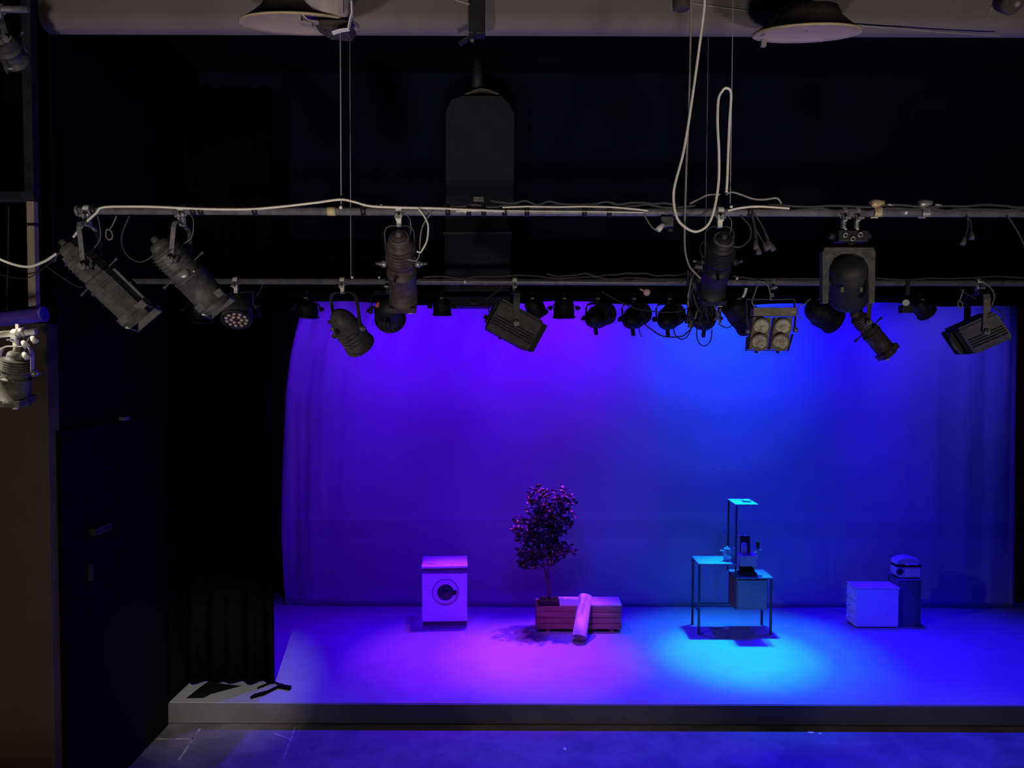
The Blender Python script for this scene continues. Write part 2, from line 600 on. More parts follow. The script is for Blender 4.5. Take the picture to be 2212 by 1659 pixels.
# ------------------------------------------------------------------ left gallery
pz0, pz1 = P(72, 674, 5.92).z, CEIL
pl, pr = P(65, 600, 5.92).x, P(81, 600, 5.92).x
solo('timber_post', bx(pl, pr, 5.89, 5.95, P(72, 676, 5.92).z, P(72, 436, 5.92).z), 'post', 'pale upright timber post standing on the blue rail at far left', 'post', bev=0.003)
tp_ = bpy.data.objects['timber_post']
MB().box(((pl + pr) / 2, 5.92, P(72, 486, 5.92).z), (pr - pl + 0.004, 0.064, 0.022)).link('tape_wrap', 'tape', tp_.location, tp_)
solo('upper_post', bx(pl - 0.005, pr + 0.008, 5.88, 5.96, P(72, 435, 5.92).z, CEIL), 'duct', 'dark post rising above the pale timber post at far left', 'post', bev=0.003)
hz = P(30, 437, 5.97).z
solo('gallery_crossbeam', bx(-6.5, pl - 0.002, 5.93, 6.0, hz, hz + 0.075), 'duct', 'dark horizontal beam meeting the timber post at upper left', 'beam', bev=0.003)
b = MB()
pa, pb = P(-60, 696, 5.86), P(95, 679, 5.86)
b.cyl(pa + (pa - pb) * 3, pb, 0.055, n=28)
rt = thing('gallery_rail', 'thick glossy blue rail across the far left, under the timber post', 'rail', pb)
part(rt, 'rail_tube', b, 'railblue')
dd = (pa - pb).normalized()
part(rt, 'end_plate', MB().cyl(pb - dd * 0.006, pb + dd * 0.012, 0.06, n=28), 'railblue')
# lower bar with its spotlight
LB = 5.25
pa, pb = P(-80, 729, LB), P(78, 716, LB)
rt = thing('lighting_bar', 'short pale steel bar under the blue rail at far left', 'lighting bar', pb)
part(rt, 'pipe', MB().cyl(pa + (pa - pb) * 2, pb, 0.022, n=20), 'alu')
part(rt, 'pipe_coupler', MB().cyl(P(44, 718, LB), P(56, 717, LB), 0.032, n=16), 'steel')
part(rt, 'hanger', MB().strap([P(37, 700, LB + 0.02), P(38, 722, LB + 0.02)], (1, 0, 0), 0.02, 0.012), 'alu')


# ------------------------------------------------------------------ lantern helpers
def hook(root, bp, r, m='alu', w=0.035, drop=0.085):
    b = MB()
    pts = []
    for k in range(13):
        a = R(-60 + 240 * k / 12)
        pts.append(bp + V((0, math.cos(a) * (r + 0.007), math.sin(a) * (r + 0.007))))
    b.strap(pts, (1, 0, 0), w, 0.009)
    b.box(bp + V((0, -r * 0.9, -r - 0.012)), (w, 0.02, 0.04))
    b.box(bp + V((0, 0, -drop + 0.02)), (w * 0.8, 0.03, 0.055))
    o = part(root, 'hook_clamp', b, m, bev=0.002)
    b = MB().cyl(bp + V((0, -0.03, -r - 0.02)), bp + V((0, -0.065, -r - 0.02)), 0.008, n=10)
    b.box(bp + V((0, -0.07, -r - 0.02)), (0.034, 0.008, 0.012))
    part(root, 'wing_bolt', b, 'steel', parent=o)
    return bp + V((0, 0, -drop))


def yoke(root, top, piv, side, hw, m, w=0.035, t=0.006, wd=None, rnd=True):
    side = side.normalized()
    A, B = piv - side * hw, piv + side * hw
    up = (top - piv)
    TA, TB = A + up, B + up
    k = min(0.05, hw * 0.45)
    d = up.normalized()
    if rnd:
        pts = [A, TA - d * k, TA - d * k * 0.3 + side * k * 0.3, TA + side * k, TB - side * k, TB - d * k * 0.3 - side * k * 0.3, TB - d * k, B]
    else:
        pts = [A, TA, TB, B]
    wd = wd if wd is not None else side.cross(d)
    part(root, 'yoke', MB().strap(pts, wd, w, t), m)
    for s_, q_ in ((-1, A), (1, B)):
        b = MB().cyl(q_, q_ + side * s_ * 0.03, 0.022, n=16)
        b.cyl(q_ + side * s_ * 0.03, q_ + side * s_ * 0.045, 0.012, n=12)
        part(root, 'pivot_knob', b, 'steel' if m != 'lampd' else 'lampd')


def tail(root, pts, r=0.005, m='bcable'):
    part(root, 'power_cable', MB().tube(pts, r, 8, sp=8), m)


def lens_disc(root, front, ax, r, m='glass'):
    part(root, 'lens', MB().lathe(front - ax * 0.02, ax, [(0, r), (0.008, r * 0.92), (0.018, r * 0.6), (0.022, 0.002)], 24), m)


def side_of(ax):
    s = ax.cross(V((0, 0, 1)))
    return s.normalized() if s.length > 0.2 else V((1, 0, 0))


def profile_spot(label, rear, front, r0, r1, bar, barr, pivt, m, group, n=24, yw=None, side=None, clampm='alu', name='profile_spotlight', cable=None, handles=True, square=False, yt=0.035, chain=True, ym=None, disc=False, ring=False):
    ax = (front - rear)
    L = ax.length
    ax.normalize()
    piv = rear + ax * L * pivt
    side = side_of(ax) if side is None else side
    rt = thing(name, label, 'spotlight', bar, group)
    ph = 0.5 if square else 0.0
    b = MB()
    b.lathe(rear, ax, [(0, r0 * 0.35), (0.012, r0 * 0.62), (0.03, r0 * 0.72), (0.055, r0 * 0.72), (0.056, r0 * 0.92), (L * 0.16, r0), (L * 0.34, r0 * 1.05), (L * 0.40, r0 * 1.02)], n, not square, phase=ph)
    body = part(rt, 'lamp_house', b, m)
    b = MB()
    for k in range(5):
        t = L * (0.15 + 0.045 * k)
        b.lathe(rear + ax * t, ax, [(0, r0 * 1.02), (0.002, r0 * 1.12), (0.007, r0 * 1.12), (0.009, r0 * 1.02)], n, False, phase=ph)
    part(rt, 'cooling_fins', b, m, parent=body)
    b = MB().lathe(rear, ax, [(-0.03, 0.012), (-0.028, 0.02), (0.0, 0.024), (0.014, 0.03)], 14)
    part(rt, 'lamp_cap', b, m, parent=body)
    b = MB().lathe(rear + ax * L * 0.40, ax, [(0, r0 * 1.04), (0.01, r1 * 0.95), (L * 0.10, r1 * 0.95), (L * 0.105, r1 * 1.06), (L * 0.13, r1 * 1.06), (L * 0.135, r1), (L * 0.5, r1), (L * 0.505, r1 * 1.05), (L * 0.55, r1 * 1.05), (L * 0.6, r1 * 0.99)], n, not square, cap=False, phase=ph)
    br = part(rt, 'lens_barrel', b, m)
    u, w = side, side.cross(ax).normalized()
    if square:
        b = MB()
        for sg in (-1, 1):
            b.strap([rear + ax * L * 0.52 + w * r1 * 1.0 + u * sg * r1 * 0.6, rear + ax * L * 0.97 + w * r1 * 1.0 + u * sg * r1 * 0.6], u, 0.02, 0.015)
        part(rt, 'barrel_rib', b, m, parent=br)
    if disc:
        q = rear + ax * L * 0.55 + u * r1 * 0.98
        part(rt, 'lens_knob', MB().lathe(q, u, [(0, 0.034), (0.012, 0.034), (0.02, 0.02), (0.022, 0.002)], 20), 'steel', parent=br)
        part(rt, 'scale_strip', MB().strap([rear + ax * L * 0.58 + w * r1 * 0.5 + u * r1 * 0.9, rear + ax * L * 0.93 + w * r1 * 0.5 + u * r1 * 0.9], w, 0.012, 0.006), 'alu', parent=br)
    if ring:
        q = rear + ax * 0.02
        part(rt, 'rear_handle', MB().tube([q + (u * math.cos(a) * 0.055 + w * math.sin(a) * 0.055) for a in [k * math.pi / 10 for k in range(20)]], 0.010, 8, closed=True), 'lamp', parent=body)
    # colour frame holder
    b = MB()
    g = r1 * (0.90 if square else 0.93)
    for sg in (-1, 1):
        b.box(front + u * sg * g - ax * 0.02, (0.010, 2 * g + 0.010, 0.045), rot=Matrix((u, w, ax)).transposed())
        b.box(front + w * sg * g - ax * 0.02, (2 * g + 0.010, 0.010, 0.045), rot=Matrix((u, w, ax)).transposed())
    gf = part(rt, 'gel_frame', b, m)
    part(rt, 'frame_clip', MB().box(front - w * g * 0.9 + u * g * 0.6 + ax * 0.014, (0.03, 0.02, 0.012)), 'chrome', parent=gf)
    lens_disc(rt, front - ax * 0.01, ax, r1 * 0.93)
    if handles:
        for k, (pu, pw) in enumerate(((1, 0.15), (-1, 0.15), (0.2, 1), (-0.2, -1))):
            q = rear + ax * L * 0.43
            dv = (u * pu + w * pw).normalized()
            b = MB().box(q + dv * (r0 * 1.05 + 0.025), (0.004, 0.018, 0.06), rot=Matrix((ax, ax.cross(dv), dv)).transposed())
            b.cyl(q + dv * (r0 * 1.05 + 0.05), q + dv * (r0 * 1.05 + 0.075), 0.009, n=10)
            part(rt, 'shutter_handle', b, 'lampg' if k < 2 else m)
    top = hook(rt, bar, barr, clampm)
    yoke(rt, top, piv, side, yw or r0 * 1.25, ym or m, w=yt)
    if cable:
        tail(rt, cable, 0.0055)
    if chain:
        e = rear + ax * L * 0.2 + w * r0
        b = MB().tube([bar + V((0.05, 0, -barr)), bar + V((0.07, -0.01, -0.06)), (bar + e) / 2 + V((0.06, 0, -0.05)), e], 0.0025, 6, sp=6)
        part(rt, 'safety_chain', b, 'wire')
    return rt


def box_fresnel(label, rear, front, h, w, bar, barr, m, group, side, armx=0.0):
    ax = front - rear
    L = ax.length
    ax.normalize()
    mid = (rear + front) / 2
    up = side.cross(ax).normalized()
    if up.z < 0:
        up = -up
    rot = Matrix((ax, side, up)).transposed()
    rt = thing('fresnel_spotlight', label, 'spotlight', bar, group)
    body = part(rt, 'housing', MB().box(mid, (L * 0.86, w, h), rot), m, bev=0.012)
    b = MB()
    for k in range(4):
        b.box(mid + up * (-h * 0.30 + k * 0.022) + side * (w / 2 + 0.003), (L * 0.78, 0.008, 0.008), rot)
    part(rt, 'vent_slats', b, 'lampd', parent=body)
    b = MB()
    for sg in (-1, 1):
        b.box(mid + up * sg * (h / 2 + 0.006), (L * 0.80, w * 0.92, 0.014), rot)
    part(rt, 'cover_plate', b, m, parent=body)
    b = MB().lathe(mid + ax * L * 0.43, ax, [(0, h * 0.47), (L * 0.05, h * 0.47), (L * 0.07, h * 0.42)], 28)
    part(rt, 'lens_ring', b, m)
    lens_disc(rt, mid + ax * (L * 0.5 + 0.012), ax, h * 0.4)
    b = MB().box(mid - ax * L * 0.45, (L * 0.06, w * 0.7, h * 0.7), rot)
    b.cyl(mid - ax * L * 0.47 - up * h * 0.2, mid - ax * (L * 0.47 + 0.03) - up * h * 0.2, 0.018, n=14)
    part(rt, 'rear_cap', b, 'lampd', bev=0.005)
    b = MB()
    for sg in (-1, 1):
        b.box(mid + ax * L * 0.47 + up * sg * h * 0.47, (0.035, w * 0.86, 0.010), rot)
        b.box(mid + ax * L * 0.47 + side * sg * w * 0.44, (0.035, 0.010, h * 0.9), rot)
    part(rt, 'gel_frame', b, 'lampd')
    b = MB().cyl(mid - up * (h / 2) - ax * L * 0.1, mid - up * (h / 2 + 0.03) - ax * L * 0.1, 0.012, n=12)
    part(rt, 'focus_knob', b, 'lampd')
    top = hook(rt, bar, barr)
    yoke(rt, top, mid + up * h * 0.05, side, w * 0.58, m, w=0.05, t=0.007)
    tail(rt, [mid - ax * L * 0.48, mid - ax * L * 0.55 + V((0, 0, 0.08)), bar + V((-0.12, 0, -0.06)), bar + V((-0.10, 0, 0.0))], 0.005)
    return rt


def round_fresnel(label, rear, front, r, bar, barr, group, m='lampd', knob=True, name='fresnel_spotlight', lens='glass', dome=True, hw=None):
    ax = front - rear
    L = ax.length
    ax.normalize()
    rt = thing(name, label, 'spotlight', bar, group)
    side = side_of(ax)
    w = side.cross(ax).normalized()
    pr = []
    if dome:
        for k in range(7):
            a = R(90 * k / 6)
            pr.append((L * 0.4 * (1 - math.cos(a)), max(0.004, r * 0.92 * math.sin(a))))
    else:
        pr = [(0, r * 0.55), (0.01, r * 0.8), (L * 0.12, r * 0.92)]
    pr += [(L * 0.45, r), (L * 0.9, r), (L * 0.905, r * 1.1), (L, r * 1.1)]
    body = part(rt, 'housing', MB().lathe(rear, ax, pr, 28), m)
    b = MB()
    for k in range(4):
        b.lathe(rear + ax * L * (0.48 + 0.09 * k), ax, [(0, r), (0.003, r * 1.06), (0.01, r * 1.06), (0.013, r)], 28, False)
    part(rt, 'cooling_fins', b, m, parent=body)
    lens_disc(rt, front + ax * 0.012, ax, r * 0.95, lens)
    b = MB().lathe(front - ax * 0.012, ax, [(0, r * 1.09), (0.004, r * 1.15), (0.016, r * 1.15), (0.02, r * 1.02)], 28, False, cap=False)
    part(rt, 'gel_frame', b, m)
    if knob:
        dn = -w if w.z > 0 else w
        q = rear + ax * L * 0.3
        part(rt, 'focus_knob', MB().cyl(q + dn * r * 0.8, q + dn * (r + 0.055), 0.02, n=14), m)
        part(rt, 'side_knob', MB().cyl(q - side * r * 0.8, q - side * (r + 0.035), 0.014, n=12), m)
    top = hook(rt, bar, barr, 'lampd' if m == 'lampd' else 'alu')
    yoke(rt, top, rear + ax * L * 0.5, side, hw or r * 1.18, m, w=0.035)
    return rt


def led_par(label, rear, front, r, bar, barr, group, m='lampd', clampm='alu'):
    ax = front - rear
    L = ax.length
    ax.normalize()
    rt = thing('led_par_light', label, 'spotlight', bar, group)
    side = V((1, 0, 0)) - ax * ax.x
    side.normalize()
    w = side.cross(ax).normalized()
    part(rt, 'housing', MB().lathe(rear, ax, [(0, r * 0.75), (0.02, r * 0.9), (L * 0.3, r), (L, r * 1.02)], 28), m)
    part(rt, 'front_ring', MB().lathe(front, ax, [(-0.01, r * 1.02), (0.0, r * 1.06), (0.012, r * 1.04), (0.014, r * 0.86), (0.0, r * 0.84)], 28, cap=False), m)
    plate = part(rt, 'led_plate', MB().lathe(front - ax * 0.006, ax, [(0, r * 0.86), (0.008, r * 0.86)], 28), 'ledp')
    b = MB()
    for ring, cnt in ((0.0, 1), (0.34, 6), (0.68, 11)):
        for k in range(cnt):
            a = 2 * math.pi * k / cnt + 0.2
            q = front + (side * math.cos(a) + w * math.sin(a)) * r * ring + ax * 0.002
            if ring == 0.0:
                continue
            b.lathe(q, ax, [(0, r * 0.135), (0.006, r * 0.13), (0.012, r * 0.08), (0.014, 0.001)], 12)
    part(rt, 'led_lenses', b, 'led', parent=plate)
    top = hook(rt, bar, barr, clampm)
    piv = rear + ax * L * 0.5
    for sg in (0, 1):
        pass
    yoke(rt, top, piv, side, r * 1.12, m, w=0.03, rnd=False)
    b = MB().strap([piv - side * r * 1.10, piv - side * r * 1.0 + V((0, 0.22, -0.06)), piv + side * r * 1.0 + V((0, 0.22, -0.06)), piv + side * r * 1.10], w, 0.025, 0.005)
    part(rt, 'floor_bracket', b, m)
    tail(rt, [rear, rear + V((0.12, 0.03, 0.0)), rear + V((0.2, 0, 0.12)), bar + V((0.16, 0, 0.0))], 0.004)
    return rt


# ------------------------------------------------------------------ the three lighting bars
B1, B2, B3 = 4.7, 6.0, 7.5
b1l, b1r = P(170, 455, B1), P(2300, 461, B1)
b2l, b2r = P(283, 607, B2), P(2300, 612, B2)
b3l, b3r = P(380, 634, B3), P(2330, 639, B3)


def on1(px): return b1l + (b1r - b1l) * ((P(px, 455, B1).x - b1l.x) / (b1r.x - b1l.x))
def on2(px): return b2l + (b2r - b2l) * ((P(px, 607, B2).x - b2l.x) / (b2r.x - b2l.x))
def on3(px): return b3l + (b3r - b3l) * ((P(px, 636, B3).x - b3l.x) / (b3r.x - b3l.x))


r1_, r2_, r3_ = 0.024, 0.024, 0.024
rt = thing('lighting_bar', 'front steel lighting bar with a white cable taped along its top', 'lighting bar', b1l)
pp = part(rt, 'pipe', MB().cyl(b1l, b1r, r1_, n=24), 'pipe')
part(rt, 'end_cap', MB().cyl(b1l - V((0.012, 0, 0)), b1l + V((0.006, 0, 0)), 0.033, n=20), 'pipe')
part(rt, 'end_clamp', MB().cyl(b1l + V((0.05, 0, 0)), b1l + V((0.085, 0, 0)), 0.034, n=20), 'pipe')
part(rt, 'tape_tag', MB().cyl(on1(708), on1(725), 0.0265, n=20), 'yellow', label='yellow tape tag')
for px, dz in ((738, 0.02), (877, 0.022), (1007, 0.0), (825, 0.03), (1090, 0.01), (1953, -0.002), (1577, 0.03)):
    q = on1(px) + V((0, -0.022, dz))
    part(rt, 'bolt', MB().ball(q, 0.011 if px != 1007 else 0.014, 10), 'chrome')
for px in (1034,):
    part(rt, 'cable_joint', MB().box(on1(px) + V((0, 0, 0.075)), (0.065, 0.03, 0.028)), 'lampg', bev=0.004)
    part(rt, 'joint_stem', MB().cyl(on1(px) + V((0, 0, 0.02)), on1(px) + V((0, 0, 0.064)), 0.008, n=8), 'lampg')
rt2 = thing('lighting_bar', 'second steel lighting bar behind the front bar, its left end behind the second spotlight', 'lighting bar', b2l)
part(rt2, 'pipe', MB().cyl(b2l, b2r, r2_, n=24), 'pipe')
for px, dz, rr in ((762, 0.03, 0.012), (1005, -0.002, 0.014), (820, 0.03, 0.010), (1590, 0.03, 0.012)):
    part(rt2, 'bolt', MB().ball(on2(px) + V((0, -0.022, dz)), rr, 10), 'chrome')
rt3 = thing('lighting_bar', 'rearmost dark lighting bar over the front of the stage', 'lighting bar', b3l)
part(rt3, 'pipe', MB().cyl(b3l, b3r, r3_, n=20), 'black')

# suspension wires
def wire(label, p, q, r=0.003):
    solo('suspension_wire', MB().cyl(p, q, r, n=8), 'wire', label, 'wire', q, 'suspension wires of the lighting bars')

def up(pt, dx=0.0):
    return V((pt.x + dx, pt.y, CEIL))
wire('left steel wire of the pair above the front bar near the round ceiling dish', up(on1(737)), on1(737) + V((0, 0, 0.02)), 0.0035)
wire('right steel wire of the left pair, running down to the second bar', up(on2(758)), on2(758) + V((0, 0, 0.02)), 0.0035)
wire('thin steel wire inside the big white cable loop', up(on2(1523)), on2(1523) + V((0, 0, 0.02)), 0.003)
wire('thin steel wire over the small grey cable arch right of the big loop', up(on1(1577)), on1(1577) + V((0, 0, 0.02)), 0.003)

# ------------------------------------------------------------------ cables
def cable(label, pts, r, m, Y=None, group=None, name='cable', ties=()):
    pp_ = [P(p[0], p[1], p[2] if len(p) > 2 else Y) for p in pts]
    cat = 'cable'
    if not ties:
        return solo(name, MB().tube(pp_, r, 10, sp=10), m, label, cat, pp_[0], group)
    rt_ = thing(name, label, cat, pp_[0], group)
    part(rt_, 'cable_sheath', MB().tube(pp_, r, 10, sp=10), m)
    for px in ties:
        c_ = on1(px)
        part(rt_, 'tape_wrap', MB().cyl(c_ - V((0.014, 0, 0)) + V((0, -0.003, 0.007)), c_ + V((0.014, 0, 0)) + V((0, -0.003, 0.007)), 0.036, n=18), 'tape')
    return rt_

Yc = B1 - 0.034
cable('white cable taped along the left half of the front bar', [(158, 513, 4.63), (180, 486, 4.65), (207, 461, Yc), (222, 448, Yc), (280, 446, Yc), (345, 447, Yc), (430, 451, Yc), (530, 452, Yc), (600, 447, Yc), (680, 438, Yc), (735, 431, Yc), (765, 436, Yc), (800, 445, Yc), (860, 448, Yc), (945, 450, Yc), (1010, 453, Yc), (1090, 456, Yc)], 0.0075, 'wcable', ties=(205, 420, 437, 553, 786, 968, 1013, 1045))
cable('white cable strip taped along the middle of the front bar', [(1085, 448, Yc), (1140, 446, Yc), (1200, 447, Yc), (1260, 446, Yc), (1330, 448, Yc), (1400, 455, Yc)], 0.006, 'wcable', ties=(1138, 1262))
cable('thin pale cable low along the middle of the front bar', [(985, 457, Yc), (1060, 455, Yc), (1165, 456, Yc), (1290, 457, Yc), (1390, 459, Yc)], 0.004, 'wcable', ties=(1090, 1315))
cable('white cable strip on the front bar right of the big loop', [(1572, 455, Yc), (1600, 449, Yc), (1640, 446, Yc), (1705, 450, Yc)], 0.007, 'wcable', ties=(1618,))
cable('thick white cable sagging from the left wall to the first spotlight', [(-80, 520, 5.0), (-30, 545, 4.95), (20, 568, 4.9), (60, 576, 4.85), (95, 565, 4.8), (122, 548, 4.72)], 0.0085, 'wcable')
cable('long white cable hanging in a big U loop before the front bar', [(1524, -60), (1522, 5), (1516, 60), (1497, 200), (1478, 320), (1460, 390), (1455, 420), (1458, 455), (1470, 482), (1500, 500), (1527, 488), (1542, 455), (1552, 395), (1553, 330), (1550, 265), (1552, 215), (1560, 197), (1569, 190), (1579, 202), (1576, 260), (1573, 330), (1571, 385), (1569, 416)], 0.0078, 'wcable', Y=4.52)
cable('grey rope hanging straight beside the big white cable loop', [(1493, -60), (1492, 60), (1490, 160), (1487, 260), (1483, 350), (1481, 420), (1479, 490), (1480, 540), (1488, 572), (1500, 588), (1514, 602)], 0.006, 'gcable', Y=4.58)
cable('grey cable arching from the small loop to the front bar on the right', [(1569, 420), (1580, 415), (1600, 420), (1625, 429), (1650, 431), (1678, 428), (1688, 440)], 0.006, 'gcable', Y=4.6)
cable('grey cable arching left over the front bar below the big loop', [(1490, 440), (1510, 430), (1530, 421), (1555, 420)], 0.006, 'gcable', Y=4.66)
cable('thin dark cable hanging from the gallery beam at far left', [(19, 445, 5.9), (18, 500, 5.9), (17, 580, 5.9), (15, 630, 5.9), (16, 668, 5.85)], 0.005, 'bcable')
cable('thin dark cable drooping behind the timber post', [(-20, 585, 5.8), (15, 597, 5.8), (60, 600, 5.8), (95, 578, 5.7), (118, 560, 5.5)], 0.004, 'bcable')
cable('thin black cable drooping below the first spotlight', [(100, 575, 4.75), (135, 600, 4.75), (165, 618, 4.75), (180, 621, 4.75)], 0.003, 'bcable')
# dark bundles along the bars
for i, (x0, x1, dz, lab) in enumerate(((960, 1500, 0.034, 'black cable running along the top of the front bar at centre'),
                                       (1060, 1460, 0.05, 'black cable humping over the front bar at centre'),
                                       (1590, 2240, 0.036, 'black cable bundle on top of the front bar at right'),
                                       (1700, 2240, 0.016, 'black cable on the face of the front bar at right'))):
    pts = []
    nn = 16
    for k in range(nn + 1):
        px = x0 + (x1 - x0) * k / nn
        q = on1(px) + V((0, -0.02, dz + random.uniform(-0.012, 0.014)))
        pts.append(q)
    solo('cable', MB().tube(pts, 0.0085, 8, sp=5), 'bcable', lab, 'cable', pts[0])
for i, (x0, x1, dz, lab) in enumerate(((915, 1480, 0.034, 'black cable along the top of the second bar at centre'),
                                       (1180, 1480, 0.055, 'loose black cable humping over the second bar'),
                                       (1580, 2240, 0.036, 'black cable along the top of the second bar at right'))):
    pts = []
    nn = 14
    for k in range(nn + 1):
        px = x0 + (x1 - x0) * k / nn
        pts.append(on2(px) + V((0, -0.02, dz + random.uniform(-0.014, 0.016))))
    solo('cable', MB().tube(pts, 0.008, 8, sp=5), 'bcable', lab, 'cable', pts[0])
solo('cable', MB().tube([on2(910) + V((0, -0.03, 0)), on2(1005) + V((0, -0.03, 0)), on2(1200) + V((0, -0.03, 0)), on2(1440) + V((0, -0.03, -0.004))], 0.005, 8, sp=4), 'gcable', 'straight pale cable along the face of the second bar', 'cable')
cable('thin black cable swagged under the second bar at centre', [(1300, 630), (1340, 652), (1380, 668), (1430, 674), (1470, 672), (1505, 655)], 0.0045, 'bcable', Y=6.05)
cable('black cable loop hanging left below the tangle', [(1386, 695), (1405, 710), (1432, 726), (1470, 727), (1488, 715), (1500, 700)], 0.006, 'bcable', Y=6.6)
cable('black cable loop drooping between two silhouetted spotlights', [(1454, 700), (1458, 722), (1472, 733), (1486, 725), (1494, 705), (1496, 690)], 0.005, 'bcable', Y=6.5)
cable('black cable loop hanging lowest below the tangle', [(1508, 690), (1505, 725), (1512, 743), (1524, 747), (1535, 735), (1538, 712)], 0.005, 'bcable', Y=6.4)
cable('short black cable curving right of the tangle', [(1552, 700), (1570, 708), (1585, 700), (1592, 690)], 0.005, 'bcable', Y=6.6)
cable('black cable with a hook end at the right edge of the front bar', [(2176, 466), (2192, 490), (2206, 515), (2218, 545)], 0.005, 'bcable', Y=4.68)
cable('tail of black wire below the round spotlights', [(1381, 700), (1381, 715), (1386, 728)], 0.004, 'bcable', Y=7.3)
cable('pale cable curling above the four lamp floodlight', [(1636, 607), (1655, 612), (1663, 630), (1665, 648)], 0.005, 'gcable', Y=5.95)
cable('blue lit cable curling right of the four lamp floodlight', [(1750, 645), (1740, 655), (1727, 662), (1722, 675), (1732, 692)], 0.005, 'gcable', Y=6.1)

# ------------------------------------------------------------------ front bar spotlights
G1 = 'spotlights on the front bar'
profile_spot('long black profile spotlight at the left end of the front bar, aimed down right', P(140, 527, 4.62), P(308, 688, 4.82), 0.088, 0.108, on1(190), r1_, 0.36, 'lamp', G1, n=8, side=V((0, -1, 0.15)), square=True, ym='steel', yt=0.028,
             cable=[P(150, 535, 4.6), P(132, 545, 4.62), P(125, 550, 4.66), P(118, 565, 4.68)])
profile_spot('grey profile spotlight second from left on the front bar, aimed down right', P(338, 521, 4.62), P(470, 662, 4.84), 0.092, 0.100, on1(394), r1_, 0.36, 'lamp', G1, n=16, side=V((0, -1, 0.15)), ym='steel', yt=0.028, disc=True,
             cable=[P(336, 545, 4.64), P(320, 560, 4.66), P(296, 565, 4.68), P(270, 545, 4.68), P(263, 510, 4.68), P(280, 466, 4.68)])
profile_spot('dark brown profile spotlight under the front bar with a pale cable loop beside it', P(862, 508, 4.62), P(872, 655, 5.06), 0.082, 0.090, on1(862), r1_, 0.40, 'lampb', G1, side=V((1, 0, 0)), yw=0.090, yt=0.014, n=24, ring=True)
profile_spot('dark profile spotlight tangled in cables below the big white cable loop', P(1564, 512, 4.64), P(1536, 640, 5.06), 0.080, 0.084, on1(1555), r1_, 0.40, 'lampd', G1, side=V((1, 0.05, 0)), yw=0.088, yt=0.014, n=24, ring=True,
             cable=[P(1575, 530, 4.66), P(1600, 533, 4.66), P(1620, 515, 4.66), P(1620, 490, 4.66), P(1600, 466, 4.68)])
# extra looped cable of the third lantern
cable('pale cable looping down right of the dark brown profile spotlight', [(905, 452), (918, 470), (925, 490), (922, 520), (912, 540), (908, 545), (900, 543)], 0.0055, 'wcable', Y=4.64)
cable('thin grey cable crossing the pale loop beside the brown profile spotlight', [(938, 455), (922, 472), (911, 495), (907, 525), (906, 550), (898, 563), (880, 560)], 0.004, 'gcable', Y=4.66)

# big yoke mounted floodlight (right) with two hooks
def big_spot():
    bar = on1(1836)
    Y = B1 + 0.05
    rt = thing('moving_head_spotlight', 'large black spotlight in a wide flat yoke on two hooks under the front bar', 'spotlight', bar, G1)
    for px in (1822, 1850):
        hook(rt, on1(px), r1_, 'steel', w=0.025)
    a_, c_ = P(1805, 500, Y), P(1868, 524, Y)
    part(rt, 'mounting_plate', MB().box((a_ + c_) / 2, (c_.x - a_.x, 0.10, a_.z - c_.z)), 'lampd', bev=0.006)
    b = MB()
    for px in (1790, 1879):
        b.cyl(P(px, 509, Y - 0.02), P(px + (12 if px < 1830 else -12), 511, Y - 0.02), 0.022, n=16)
    part(rt, 'plate_knobs', b, 'lampd')
    for px in (1826, 1852):
        part(rt, 'bolt', MB().ball(P(px, 496, Y - 0.03), 0.011, 10), 'chrome')
    for px, py in ((1826, 508), (1842, 516), (1858, 507)):
        part(rt, 'socket_ring', MB().lathe(P(px, py, Y - 0.055), V((0, -1, 0)), [(0, 0.016), (0.006, 0.016), (0.006, 0.009), (0, 0.009)], 14, cap=False), 'steel')
    # yoke : flat face with wide shoulders
    outl = [(1777, 655), (1777, 545), (1782, 534), (1888, 534), (1892, 545), (1890, 655), (1877, 655), (1876, 575), (1866, 556), (1848, 547), (1820, 547), (1803, 557), (1792, 577), (1790, 655)]
    part(rt, 'yoke', MB().prism([P(x, y, Y - 0.06) for x, y in outl], (0, 0.05, 0)), 'lamp', bev=0.004)
    part(rt, 'yoke_stem', MB().cyl(P(1836, 520, Y), P(1836, 540, Y), 0.03, n=16), 'lampd')
    rear, front = P(1834, 556, Y - 0.02), P(1834, 650, Y + 0.22)
    ax = front - rear
    L = ax.length
    ax.normalize()
    pr = [(0, 0.02), (0.008, 0.06), (0.03, 0.10), (0.07, 0.118), (L * 0.5, 0.121), (L * 0.9, 0.118), (L, 0.112)]
    body = part(rt, 'housing', MB().lathe(rear, ax, pr, 32), 'lampd')
    lens_disc(rt, front + ax * 0.012, ax, 0.095)
    b = MB()
    for sx in (-1, 1):
        b.cyl(P(1834 + sx * 42, 612, Y + 0.1), P(1834 + sx * 50, 612, Y + 0.1), 0.03, n=16)
    part(rt, 'pivot_knob', b, 'lampd')
    b = MB()
    for px in (1818, 1859):
        b.box(P(px, 626, Y - 0.005), (0.018, 0.02, 0.03))
    part(rt, 'latch', b, 'lampg', parent=body)
    part(rt, 'power_cable', MB().tube([P(1852, 500, Y), P(1851, 470, Y - 0.02), P(1840, 450, Y - 0.05), P(1832, 442, Y - 0.04)], 0.006, 8, sp=8), 'wcable')
big_spot()

